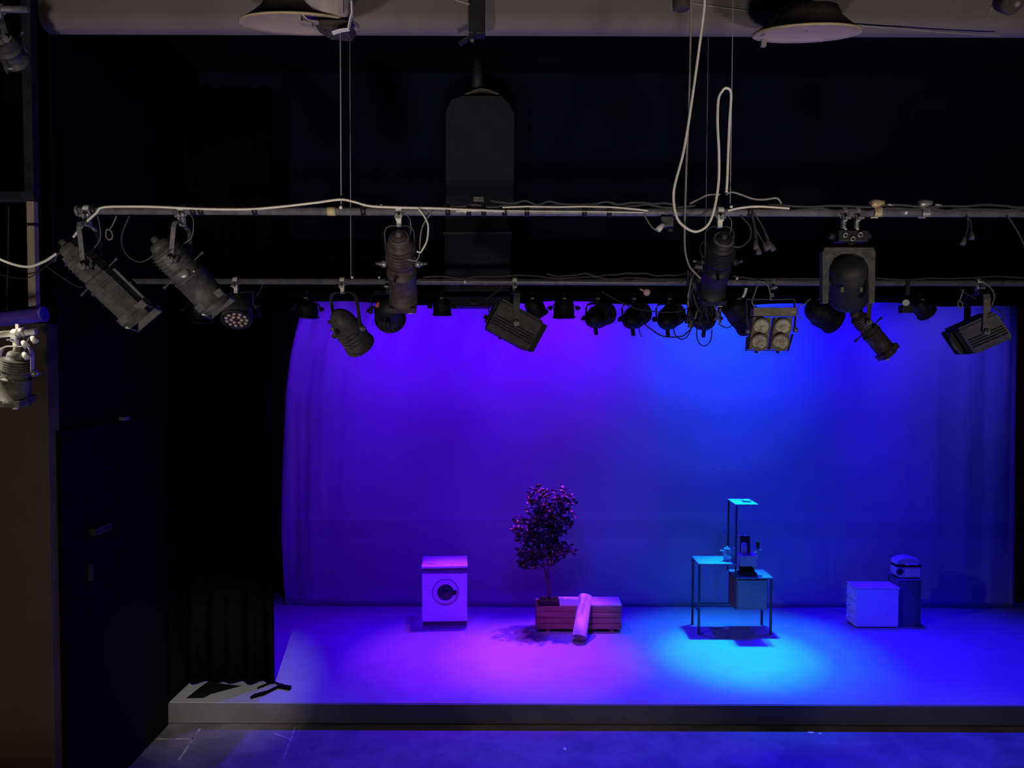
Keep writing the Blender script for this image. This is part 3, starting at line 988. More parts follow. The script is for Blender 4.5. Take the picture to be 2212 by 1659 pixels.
# plugs, splitters, spare clamps on the front bar
def plug_bunch(label, top, ends, name='cable_plugs'):
    rt = thing(name, label, 'plugs', P(*top, 4.68))
    for e in ends:
        a_, c_ = P(*top, 4.68), P(*e, 4.66)
        mid = (a_ + c_) / 2 + V((random.uniform(-0.02, 0.02), 0, 0.0))
        b = MB().tube([a_, mid, c_], 0.0045, 8, sp=6)
        cb = part(rt, 'cable_tail', b, 'bcable')
        d = (c_ - mid).normalized()
        pb_ = MB().lathe(c_ - d * 0.01, d, [(0, 0.007), (0.02, 0.012), (0.04, 0.017), (0.06, 0.017), (0.062, 0.010)], 12)
        part(rt, 'plug', pb_, 'lamp')
plug_bunch('bunch of five black plugs hanging under the front bar right of the big loop', (1622, 452), [(1632, 520), (1637, 532), (1650, 525), (1658, 520), (1664, 525)])
plug_bunch('two dark plugs hanging together under the front bar at far right', (2088, 464), [(2084, 512), (2098, 500)], 'cable_plugs')

def clampthing(label, px, m, dz=0.03):
    q = on1(px)
    rt = thing('hook_clamp', label, 'clamp', q, 'spare clamps on the front bar')
    b = MB()
    pts = [q + V((0, math.cos(R(a)) * 0.034, math.sin(R(a)) * 0.034)) for a in range(-50, 240, 20)]
    b.strap(pts, (1, 0, 0), 0.045, 0.010)
    part(rt, 'clamp_jaw', b, m, bev=0.002)
    b = MB().lathe(q + V((-0.045, -0.02, 0.05)), V((1, 0, 0.1)), [(0, 0.018), (0.02, 0.026), (0.05, 0.022), (0.08, 0.014)], 14)
    part(rt, 'clamp_block', b, m)
    part(rt, 'clamp_bolt', MB().cyl(q + V((0.05, -0.03, 0.045)), q + V((0.09, -0.03, 0.042)), 0.007, n=10), 'steel')
clampthing('yellowish spare clamp on top of the front bar, right of the wide yoke', 1893, 'brass')
clampthing('pale steel spare clamp on the front bar, second from the wide yoke', 1996, 'steel')

rt = thing('junction_box', 'small dark splitter box with a white plug hanging left of the big loop', 'junction box', P(1436, 470, 4.68))
part(rt, 'box_body', MB().box(P(1440, 480, 4.68), (0.075, 0.06, 0.06)), 'lamp', bev=0.006)
part(rt, 'bracket', MB().strap([P(1440, 455, 4.68), P(1440, 475, 4.68)], (1, 0, 0), 0.03, 0.006), 'steel')
part(rt, 'white_plug', MB().lathe(P(1432, 484, 4.64), V((-0.5, 0, -0.6)), [(0, 0.014), (0.03, 0.018), (0.05, 0.018)], 14), 'white', label='white plug')
part(rt, 'socket', MB().cyl(P(1448, 492, 4.66), P(1448, 500, 4.66), 0.018, n=14), 'lampd')
part(rt, 'cable_tail', MB().tube([P(1392, 464, 4.67), P(1402, 482, 4.66), P(1412, 494, 4.65), P(1420, 499, 4.64)], 0.004, 8, sp=6), 'gcable')
# loop of spare safety wire by the first lantern
b = MB().tube([P(252, 466, 4.68), P(244, 485, 4.67), P(238, 494, 4.66)], 0.004, 8, sp=6)
b.tube([P(231, 496, 4.66), P(229, 510, 4.66), P(236, 518, 4.66), P(243, 512, 4.66), P(240, 499, 4.66)], 0.004, 8, closed=True, sp=6)
solo('safety_wire', b, 'gcable', 'spare safety wire with a loop end hanging between the two left spotlights', 'safety wire', P(252, 466, 4.68))

# tangle of cables and multi plugs under the big loop
rt = thing('cable_tangle', 'tangled hank of black cables and plugs hanging at the second bar below the big loop', 'cable hank', on2(1525))
for k in range(26):
    x0 = random.uniform(1492, 1552)
    pts = []
    x = x0
    for j in range(6):
        py = 585 + j * 22 + random.uniform(-8, 8)
        x += random.uniform(-13, 13)
        x = min(1556, max(1486, x))
        pts.append(P(x, py, 5.85 + random.uniform(-0.08, 0.16)))
    part(rt, 'cable_strand', MB().tube(pts, 0.007, 6, sp=5), 'bcable' if k % 5 else 'gcable')
for k, (px, py) in enumerate(((1494, 690), (1510, 600), (1548, 605), (1525, 640), (1490, 665), (1543, 622), (1520, 612), (1484, 680))):
    q = P(px, py, 5.8)
    d = V((random.uniform(-0.5, 0.5), random.uniform(-0.2, 0.2), -1)).normalized()
    part(rt, 'plug', MB().lathe(q, d, [(0, 0.008), (0.02, 0.016), (0.06, 0.018), (0.065, 0.010)], 12), 'lampd' if k % 3 else 'lampg')
part(rt, 'coupler', MB().lathe(P(1500, 575, 5.7), V((1, 0.1, -0.1)), [(0, 0.012), (0.01, 0.018), (0.07, 0.016), (0.09, 0.010)], 12), 'lampg')
part(rt, 'carabiner', MB().tube([P(1520, 522, 5.6), P(1512, 535, 5.6), P(1516, 552, 5.6), P(1525, 548, 5.6), P(1527, 530, 5.6)], 0.006, 8, closed=True, sp=5), 'lamp')
part(rt, 'strap', MB().strap([P(1521, 548, 5.62), P(1518, 575, 5.7), P(1524, 600, 5.8)], (1, 0, 0), 0.03, 0.008), 'lamp')

# ------------------------------------------------------------------ second bar lanterns
G2 = 'spotlights on the second bar'
led_par('round lamp with small cream LED lenses at the left end of the second bar', P(516, 640, 6.13), P(511, 690, 6.0), 0.112, on2(510), r2_, G2)
round_fresnel('small round ended spotlight aimed down right on the second bar, left of the brown profile', P(724, 672, 5.90), P(778, 746, 6.16), 0.108, on2(740), r2_, G2, 'lamp', name='pc_spotlight')
rf = round_fresnel('black round spotlight with an orange plug, half hidden behind the brown profile spotlight', P(838, 655, 6.0), P(843, 688, 6.30), 0.112, on2(838), r2_, G2, 'lampd', name='par_spotlight')
b = MB().lathe(P(818, 652, 5.95), V((-0.3, 0, -0.8)), [(0, 0.008), (0.015, 0.014), (0.045, 0.014)], 12)
part(rf, 'orange_plug', b, 'orange', label='orange plug')
box_fresnel('boxy black fresnel tilted down right at the middle of the second bar', P(1056, 674, 6.0), P(1162, 732, 6.0), 0.235, 0.26, on2(1112), r2_, 'lamp', G2, V((0.1, -1, 0)).normalized())
box_fresnel('boxy black fresnel tilted down left near the right edge of the backcloth', P(2158, 700, 5.92), P(2064, 741, 6.16), 0.215, 0.26, on2(2112), r2_, 'lampf', G2, V((-0.1, -1, 0)).normalized())
profile_spot('slim dark profile spotlight aimed down right below the wide yoke spotlight', P(1842, 672, 6.0), P(1920, 764, 6.05), 0.058, 0.072, on2(1872), r2_, 0.3, 'lampb', G2, n=20, side=V((0, -1, 0.1)), clampm='steel', chain=False)

# four lamp floodlight
def quad():
    bar = on2(1668)
    rt = thing('blinder_light', 'grey four lamp floodlight hanging under the second bar, its lamps facing the room', 'floodlight', bar, G2)
    Y = 5.95
    tilt = V((0, 0.35, -1)).normalized()
    a_, c_ = P(1627, 664, Y), P(1719, 683, Y)
    part(rt, 'control_box', MB().box((a_ + c_) / 2 + V((0, 0.03, 0)), (c_.x - a_.x, 0.09, a_.z - c_.z)), 'lampq', bev=0.006)
    part(rt, 'rating_plate', MB().box(P(1711, 674, Y) + V((0, -0.018, 0)), (0.04, 0.004, 0.015)), 'yellow')
    for sx, (xt, xb, w0) in enumerate(((1647, 1638, 40), (1694, 1683, 38))):
        top, bot = P(xt, 685, Y), P(xb, 755, Y - 0.02)
        wv = w0 / F * Y
        poly = [P(xt - w0 / 2, 685, Y), P(xt + w0 / 2, 685, Y), P(xb + w0 / 2, 755, Y - 0.02), P(xb - w0 / 2, 755, Y - 0.02)]
        part(rt, 'lamp_panel', MB().prism(poly, (0, 0.08, 0)), 'lampq', bev=0.004)
        for t in (0.30, 0.78):
            c = top + (bot - top) * t + V((0, -0.004, 0))
            d = V((-0.1, -1, -0.25)).normalized()
            rg = part(rt, 'lamp_ring', MB().lathe(c + d * 0.0, d, [(-0.01, 0.068), (0.012, 0.068), (0.016, 0.060), (0.010, 0.054), (-0.005, 0.052)], 26, cap=False), 'lampq')
            b = MB().lathe(c, d, [(0.008, 0.054), (0.010, 0.045), (0.006, 0.024), (0.004, 0.012)], 24, cap=False)
            part(rt, 'reflector', b, 'reflector', parent=rg)
            part(rt, 'bulb', MB().lathe(c, d, [(0.0, 0.014), (0.008, 0.014), (0.014, 0.008), (0.015, 0.001)], 12), 'led', parent=rg)
    # wire frame yoke
    b = MB()
    fr = [(1614, 728), (1611, 757), (1702, 757), (1712, 722)]
    b.strap([P(x, y, Y + 0.03) for x, y in fr], (0, 1, 0), 0.03, 0.008)
    part(rt, 'lower_frame', b, 'lampd')
    b = MB().strap([P(1617, 716, Y + 0.02), P(1613, 690, Y + 0.02), P(1612, 647, Y + 0.02), P(1716, 647, Y + 0.02), P(1718, 690, Y + 0.02), P(1716, 712, Y + 0.02)], (0, 1, 0), 0.03, 0.008)
    part(rt, 'yoke', b, 'lamp')
    for px, py in ((1615, 716), (1718, 713)):
        part(rt, 'pivot_knob', MB().cyl(P(px - 4, py, Y), P(px + 4, py, Y), 0.02, n=14), 'steel')
    for px in (1634, 1680):
        part(rt, 'frame_knob', MB().cyl(P(px, 757, Y + 0.03), P(px, 763, Y + 0.03), 0.012, n=10), 'lampd')
    hook(rt, bar, r2_, 'pipe', drop=0.13)
    part(rt, 'power_cable', MB().tube([P(1640, 668, Y + 0.05), P(1625, 655, Y), P(1628, 640, Y), P(1637, 615, Y)], 0.005, 8, sp=6), 'gcable')
quad()

# small tags and bolts on the second bar
rt = thing('cable_connector', 'cream rounded connector hanging under the second bar left of the tangle', 'connector', P(1396, 625, 5.95))
part(rt, 'connector_body', MB().lathe(P(1390, 628, 5.95), V((1, 0, -0.45)), [(0, 0.008), (0.01, 0.024), (0.035, 0.028), (0.05, 0.018), (0.055, 0.004)], 16), 'tag')
part(rt, 'connector_tail', MB().tube([P(1382, 624, 5.95), P(1390, 628, 5.95)], 0.006, 8), 'tag')
solo('cable_tag', MB().strap([P(1612, 622, 5.93), P(1609, 634, 5.93), P(1604, 643, 5.93)], (1, 0, 0), 0.022, 0.012, sp=4), 'white', 'small white tag hanging under the second bar, left of the four lamp floodlight', 'tag', bev=0.003)
rt = thing('bar_clamp', 'pale round clamp on a dark block, right of the slim profile spotlight', 'clamp', on2(1957))
part(rt, 'clamp_strap', MB().strap([on2(1957) + V((0, -0.03, 0.02)), on2(1957) + V((0, -0.03, -0.10))], (1, 0, 0), 0.03, 0.01), 'lampd')
part(rt, 'clamp_nut', MB().cyl(P(1957, 654, 5.97), P(1957, 654, 5.93), 0.025, n=16), 'alu')
part(rt, 'clamp_block', MB().box(P(1957, 668, 6.0), (0.09, 0.07, 0.06)), 'lampd', bev=0.005)
# safety loop left of the right boxy fresnel
b = MB().tube([P(2081, 625, 5.95), P(2077, 637, 5.95), P(2074, 648, 5.95)], 0.006, 8, sp=5)
b.tube([P(2071, 650, 5.95), P(2070, 660, 5.95), P(2076, 666, 5.95), P(2079, 655, 5.95)], 0.005, 8, closed=True, sp=5)
solo('safety_wire', b, 'gcable', 'pale safety wire loop left of the boxy fresnel near the right edge', 'safety wire', P(2081, 625, 5.95))
cable('grey cable arching right of the boxy fresnel near the right edge', [(2120, 607), (2140, 622), (2148, 640), (2142, 660), (2135, 672)], 0.005, 'gcable', Y=5.95)

# ------------------------------------------------------------------ rear bar, silhouetted lanterns
G3 = 'silhouetted spotlights on the rear bar'
def sil(label, ra, fa, r, px, dome=True, knob=True, dy=0.22, name='fresnel_spotlight', lens='glass'):
    return round_fresnel(label, P(*ra, B3), P(*fa, B3 + dy), r, on3(px), r3_, G3, 'lampd', knob=knob, name=name, dome=dome, lens=lens)
sil('dim blue tinged spotlight in the dark below the second left profile', (432, 650), (432, 690), 0.115, 432, dome=False, knob=False, dy=0.06, name='par_spotlight')
sil('black spotlight with a lit blue lens over the top left of the backcloth', (664, 652), (662, 684), 0.105, 664, dome=False, knob=False, dy=0.02, name='led_par_light', lens='ledblue')
sil('square edged black spotlight silhouette right of the brown profile spotlight', (955, 645), (955, 680), 0.085, 955, dome=False, knob=False, dy=0.02, name='par_spotlight')
sil('tilted black spotlight silhouette just right of the middle boxy fresnel', (1146, 645), (1164, 682), 0.09, 1150, dome=False, knob=False, dy=0.05, name='par_spotlight')
sil('barrel shaped black spotlight silhouette left of the row of round ones', (1218, 645), (1218, 686), 0.098, 1218, dome=False, knob=False, dy=0.02, name='par_spotlight')
sil('round black spotlight silhouette, first of the row of round ones with a knob below', (1272, 694), (1308, 676), 0.108, 1290, dy=0.25)
sil('round black spotlight silhouette, second of the row of round ones', (1354, 698), (1384, 676), 0.105, 1368, dy=0.25)
sil('round black spotlight silhouette, third of the row, beside the hanging cable loops', (1432, 698), (1456, 678), 0.108, 1444, dy=0.25)
sil('round black spotlight silhouette, fourth of the row, behind the cable tangle', (1527, 700), (1515, 676), 0.12, 1520, dy=0.25)
sil('large black spotlight silhouette slanting behind the left of the four lamp floodlight', (1575, 650), (1620, 700), 0.13, 1592, dome=False, knob=False, dy=0.15, name='par_spotlight')
sil('wide black spotlight silhouette ending in a point right of the four lamp floodlight', (1745, 660), (1800, 690), 0.13, 1766, dome=True, knob=False, dy=0.1, name='par_spotlight')
sil('black spotlight silhouette tilted down right over the right part of the backcloth', (1978, 648), (2002, 676), 0.085, 1985, dome=False, knob=False, dy=0.05, name='par_spotlight')

# ------------------------------------------------------------------ far left spotlight, lit from the side
fl_bar = P(34, 721, LB)
profile_spot('brightly lit grey profile spotlight pointing down at the far left edge', P(36, 758, LB - 0.02), P(33, 872, LB + 0.05), 0.085, 0.092, fl_bar, 0.022, 0.42, 'lampg', None, n=20, side=V((1, 0, 0)), yw=0.11, clampm='alu', ym='alu')
rt = thing('cable_hank', 'white and black plugs and cable hanging right of the far left spotlight', 'cable hank', P(62, 722, LB))
part(rt, 'cable_strand', MB().tube([P(68, 726, LB), P(60, 738, LB - 0.03), P(55, 755, LB - 0.03), P(52, 775, LB - 0.03)], 0.008, 8, sp=6), 'bcable')
for px, py in ((48, 737), (68, 727), (50, 762)):
    part(rt, 'plug', MB().lathe(P(px, py, LB - 0.04), V((0.5, 0, -0.6)), [(0, 0.010), (0.02, 0.02), (0.05, 0.02)], 12), 'alu')

# dim lantern at the top left corner
profile_spot('dim grey spotlight in the dark top left corner', P(-5, 75, 5.0), P(38, 135, 5.2), 0.075, 0.085, P(0, 20, 5.05), 0.022, 0.35, 'lamp', None, n=16, side=V((0.6, -0.8, 0)), chain=False)
solo('lighting_bar', MB().cyl(P(-120, 20, 5.05), P(62, 20, 5.05), 0.022, n=16), 'pipe', 'dark bar in the top left corner holding the dim spotlight', 'lighting bar')

# ------------------------------------------------------------------ duct on the upper wall
def duct():
    rt = thing('ventilation_duct', 'tall dark ventilation duct hanging behind the lighting bars at upper centre', 'ventilation duct', P(1036, 640, 8.9))
    Y = 8.45
    up_ = [(962, 455), (962, 240), (975, 214), (1000, 206), (1085, 206), (1102, 225), (1112, 245), (1110, 455)]
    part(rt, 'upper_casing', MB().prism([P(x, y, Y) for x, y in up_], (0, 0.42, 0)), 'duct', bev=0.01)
    nk = MB()
    a_ = [P(966, 455, Y + 0.04), P(1090, 455, Y + 0.04), P(1103, 503, Y - 0.04), P(960, 503, Y - 0.04)]
    nk.prism(a_, (0, 0.40, 0))
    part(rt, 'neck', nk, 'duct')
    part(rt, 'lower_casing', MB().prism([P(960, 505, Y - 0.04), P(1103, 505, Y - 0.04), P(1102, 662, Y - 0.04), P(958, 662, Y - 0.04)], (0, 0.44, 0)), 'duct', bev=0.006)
    part(rt, 'flange', MB().prism([P(957, 501, Y - 0.05), P(1106, 501, Y - 0.05), P(1106, 506, Y - 0.05), P(957, 506, Y - 0.05)], (0, 0.46, 0)), 'lamp')
    part(rt, 'handle_latch', MB().box(P(1025, 656, Y - 0.05), (0.10, 0.02, 0.03)), 'lampg')
    b = MB().strap([P(1005, 208, Y + 0.1), P(1040, 196, Y + 0.1), P(1078, 207, Y + 0.1)], (0, 1, 0), 0.10, 0.02, sp=6)
    part(rt, 'top_bracket', b, 'lampg')
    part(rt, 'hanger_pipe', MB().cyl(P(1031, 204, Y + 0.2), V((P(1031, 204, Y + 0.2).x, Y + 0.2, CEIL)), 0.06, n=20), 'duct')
duct()
# black hanging bracket crossing the beam
rt = thing('ceiling_hanger', 'dark steel hanger crossing the pale ceiling beam at top centre', 'hanger', P(1025, 95, 5.3))
part(rt, 'hanger_post', MB().box((P(1030, 40, 5.35).x, 5.38, (P(1030, 75, 5.35).z + CEIL) / 2), (0.11, 0.10, CEIL - P(1030, 75, 5.35).z)), 'lampd', bev=0.006)
part(rt, 'hanger_arm', MB().strap([P(1030, 74, 5.35), P(1010, 84, 5.35), P(992, 96, 5.35)], (0, 1, 0), 0.04, 0.02), 'lampd')
part(rt, 'hanger_bolt', MB().ball(P(1020, 87, 5.32), 0.016, 10), 'lampg')

# ------------------------------------------------------------------ round dishes under the beam
def dish(label, px, py, rpx, Y, canister):
    c = P(px, py, Y)
    r = rpx / F * (Y * 1.1)
    view = (V((0, 0, CAMZ)) - c).normalized()
    nrm = V((0.0, -0.0, -1)).normalized()
    nrm = (Matrix.Rotation(R(13), 3, 'X') @ nrm).normalized()     # the pan hangs tipped a little away from the seats
    if nrm.y < 0:
        nrm = (Matrix.Rotation(R(-26), 3, 'X') @ nrm).normalized()
    rt = thing('pendant_dish_lamp', label, 'ceiling lamp', c, 'round dishes under the ceiling beam')
    sh = MB().lathe(c, nrm, [(0.0, r), (0.004, r * 0.985), (-0.006, r * 0.90), (-0.014, r * 0.6), (-0.02, 0.01)], 48, cap=False)
    sh.lathe(c, nrm, [(0.004, r * 0.985), (0.0, r), (-0.012, r * 0.985), (-0.016, r * 0.95)], 48, cap=False)
    part(rt, 'dish', sh, 'dish')
    k = [(-0.012, r * 0.97), (-0.05, r * 0.80), (-0.10, r * 0.62), (-0.16, r * 0.52), (-0.165, 0.02)]
    part(rt, 'dish_back', MB().lathe(c, nrm, k, 40, cap=False), 'dishd')
    part(rt, 'stem', MB().cyl(c - nrm * 0.15, V((c.x, c.y + 0.02, CEIL)), 0.02, n=12), 'dishd')
    return rt, c, r, nrm

rt, c, r, nrm = dish('large round ceiling dish at top left with a grey canister beside it', 648, 54, 113, 4.9, True)
a_ = P(703, 40, 4.72)
can = part(rt, 'canister', MB().lathe(V((a_.x, 4.78, a_.z)), V((0, 0, 1)), [(0, 0.145), (0.01, 0.155), (0.5, 0.158), (0.52, 0.15)], 36), 'canister')
part(rt, 'canister_rib', MB().box(V((P(735, 30, 4.62).x, 4.64, a_.z + 0.25)), (0.03, 0.03, 0.5)), 'canister', parent=can)
br = MB().strap([P(649, 18, 4.66), P(650, 50, 4.66), P(676, 54, 4.66)], (0, 1, 0), 0.05, 0.012)
br.strap([P(650, 30, 4.66), P(668, 47, 4.66), P(690, 50, 4.66)], (0, 1, 0), 0.04, 0.01)
part(rt, 'bracket', br, 'canister')
br = MB().strap([P(760, 4, 4.6), P(761, 30, 4.6), P(757, 42, 4.6), P(753, 64, 4.6), P(736, 66, 4.6), P(718, 72, 4.6)], (0, 1, 0), 0.035, 0.008)
part(rt, 'side_arm', br, 'alu', label='bright bent arm')
part(rt, 'flood_head', MB().prism([P(672, 42, 4.66), P(742, 42, 4.66), P(758, 45, 4.66), P(748, 64, 4.66), P(700, 60, 4.66)], (0, 0.18, 0)), 'dishd', bev=0.006)
rt, c, r, nrm = dish('large round ceiling dish at top right, dark cone above it', 1741, 74, 101, 5.0, False)
part(rt, 'clip', MB().box(P(1649, 93, 4.96), (0.03, 0.03, 0.045)), 'canister')

b = MB().lathe(P(1472, 22, 4.9), V((0, 0, 1)), [(0, 0.04), (0.01, 0.055), (0.16, 0.06), (0.17, 0.03)], 20)
rt = thing('ceiling_sensor', 'small dark canister hanging at the top edge left of the grey rope', 'canister', P(1472, 22, 4.9))
part(rt, 'canister_body', b, 'dishd')
part(rt, 'stem', MB().cyl(P(1472, -10, 4.9), V((P(1472, -10, 4.9).x, P(1472, -10, 4.9).y, CEIL)), 0.012, n=10), 'dishd')
rt = thing('ceiling_spotlight', 'dark round spotlight peeking in at the top right corner', 'spotlight', P(2187, 10, 4.9))
q = P(2187, 8, 4.9)
part(rt, 'housing', MB().lathe(q + V((0, 0.12, 0.08)), V((0, -0.8, -0.5)), [(0, 0.04), (0.03, 0.065), (0.14, 0.072), (0.16, 0.062)], 24), 'dishd')
part(rt, 'lens', MB().ball(q + V((0.02, -0.012, -0.005)), 0.022, 12), 'glass')
part(rt, 'bracket', MB().strap([q + V((-0.15, 0.05, 0.08)), q + V((0.0, 0.05, 0.08)), V((q.x, q.y + 0.05, CEIL))], (0, 1, 0), 0.04, 0.02), 'dishd')
solo('cable', MB().tube([P(2142, 12, 4.9), P(2137, 28, 4.9), P(2132, 40, 4.9)], 0.004, 6, sp=4), 'gcable', 'short pale wire hanging beside the dark spotlight in the top right corner', 'cable')
cable('thin pale conduit crossing the ceiling beam left of the right dish', [(1490, 6), (1560, 16), (1620, 24), (1685, 34)], 0.004, 'gcable', Y=5.494)
cable('thin pale conduit along the lower edge of the beam right of the right dish', [(1808, 50), (1880, 57), (1960, 63), (2040, 70), (2160, 77)], 0.005, 'gcable', Y=5.493)
cable('thin pale rod angled against the beam left of the steel hanger', [(970, -6), (990, 2), (1014, 9)], 0.006, 'gcable', Y=5.3)

# ------------------------------------------------------------------ washing machine
def washer():
    base = G(960, 1357)
    x0, x1 = G(912, 1357).x, G(1009, 1357).x
    Wd = x1 - x0
    D, Hh = 0.50, 0.83
    rot = Matrix.Rotation(R(4.2), 3, 'Z')
    o = V(((x0 + x1) / 2, base.y, STZ))
    def T(x, y, z): return o + rot @ V((x, y, z))
    rt = thing('washing_machine', 'white front loading washing machine at stage left', 'washing machine', o + V((0, D / 2, 0)))
    part(rt, 'cabinet', MB().box(T(0, D / 2, 0.09 + 0.325), (Wd, D, 0.65), rot), 'enamel', bev=0.008)
    part(rt, 'plinth', MB().box(T(0, D / 2 + 0.015, 0.05), (Wd * 0.985, D - 0.03, 0.08), rot), 'panel', bev=0.004)
    part(rt, 'plinth_trim', MB().box(T(0, 0.004, 0.018), (Wd * 0.97, 0.016, 0.012), rot), 'steel')
    part(rt, 'control_panel', MB().box(T(0, D / 2 + 0.004, 0.74 + 0.03), (Wd * 0.99, D - 0.02, 0.088), rot), 'panel', bev=0.004)
    part(rt, 'lid', MB().box(T(0, D / 2, 0.83), (Wd * 1.02, D + 0.02, 0.03), rot), 'enamelt', bev=0.006)
    part(rt, 'lid_slot', MB().box(T(-0.19, 0.1, 0.8465), (0.10, 0.012, 0.003), rot @ Matrix.Rotation(R(-14), 3, 'Z')), 'appd')
    part(rt, 'program_dial', MB().cyl(T(0.2, 0.004, 0.775), T(0.2, -0.012, 0.775), 0.022, n=20), 'panel')
    zc = STZ + 0.0
    c = T(0.01, 0.0, 0.49)
    nrm = rot @ V((0, -1, 0))
    dr_ = part(rt, 'door_frame', MB().lathe(c, nrm, [(-0.01, 0.172), (0.004, 0.168), (0.008, 0.155), (0.004, 0.142), (0.02, 0.132), (0.026, 0.122), (0.018, 0.112), (0.0, 0.108)], 48, cap=False), 'enamel')
    part(rt, 'door_seal', MB().lathe(c, nrm, [(0.0, 0.178), (0.005, 0.176), (0.006, 0.168), (0.0, 0.166)], 48, cap=False), 'panel', parent=dr_)
    part(rt, 'door_glass', MB().lathe(c, nrm, [(0.012, 0.112), (0.020, 0.09), (0.012, 0.06), (0.018, 0.035), (0.022, 0.002)], 40), 'darkglass', parent=dr_)
    part(rt, 'door_handle', MB().box(c + rot @ V((0.125, -0.024, 0.0)), (0.055, 0.025, 0.06), rot), 'appd', parent=dr_, bev=0.008)
    part(rt, 'door_rim', MB().tube([c + rot @ V((math.cos(R(a)) * 0.128, -0.022, math.sin(R(a)) * 0.128)) for a in range(205, 336, 10)], 0.006, 8), 'chrome', parent=dr_)
    for sx in (-1, 1):
        for y in (0.06, D - 0.06):
            part(rt, 'foot', MB().cyl(T(sx * Wd * 0.4, y, 0.0), T(sx * Wd * 0.4, y, 0.03), 0.022, n=14), 'appd')
washer()

# ------------------------------------------------------------------ planter with plant and tube
PB = G(1250, 1366)
pxl, pxr = P(1158, 1340, PB.y).x, P(1343, 1340, PB.y).x
PD = 0.34
pz0 = STZ + 0.04
pz1 = P(1250, 1310, PB.y).z

def planter():
    rt = thing('wooden_planter', 'slatted wooden trough on castors at stage centre with a pale board lid', 'planter', V(((pxl + pxr) / 2, PB.y + PD / 2, STZ)))
    hgt = (pz1 - pz0) / 4
    for k in range(4):
        z = pz0 + hgt * (k + 0.5)
        e = 0.006 if k % 2 else 0.0
        part(rt, 'front_slat', MB().box(((pxl + pxr) / 2, PB.y + 0.012, z), (pxr - pxl - e * 2, 0.024, hgt - 0.006)), 'crate', bev=0.003)
        part(rt, 'back_slat', MB().box(((pxl + pxr) / 2, PB.y + PD - 0.012, z), (pxr - pxl - e * 2, 0.024, hgt - 0.006)), 'crate', bev=0.003)
        for x in (pxl + 0.012, pxr - 0.012):
            part(rt, 'end_slat', MB().box((x, PB.y + PD / 2, z), (0.024, PD - 0.05, hgt - 0.006)), 'crate', bev=0.003)
    part(rt, 'bottom_board', MB().box(((pxl + pxr) / 2, PB.y + PD / 2, pz0 + 0.012), (pxr - pxl - 0.05, PD - 0.05, 0.02)), 'crate')
    lx = P(1209, 1310, PB.y).x
    part(rt, 'lid', MB().box(((lx + pxr) / 2, PB.y + PD / 2, pz1 + 0.012), (pxr - lx, PD, 0.022)), 'lid', bev=0.003)
    for x in (pxl + 0.16, pxr - 0.13):
        part(rt, 'skid', MB().box((x, PB.y + PD / 2, STZ + 0.022), (0.06, PD * 0.9, 0.04)), 'crate')
    for x in (pxl + 0.03, pxr - 0.04):
        for y in (PB.y + 0.04, PB.y + PD - 0.04):
            b = MB().cyl((x - 0.012, y, STZ + 0.021), (x + 0.012, y, STZ + 0.021), 0.02, n=14)
            b.box((x, y, STZ + 0.036), (0.034, 0.03, 0.012))
            part(rt, 'castor', b, 'steel')
planter()

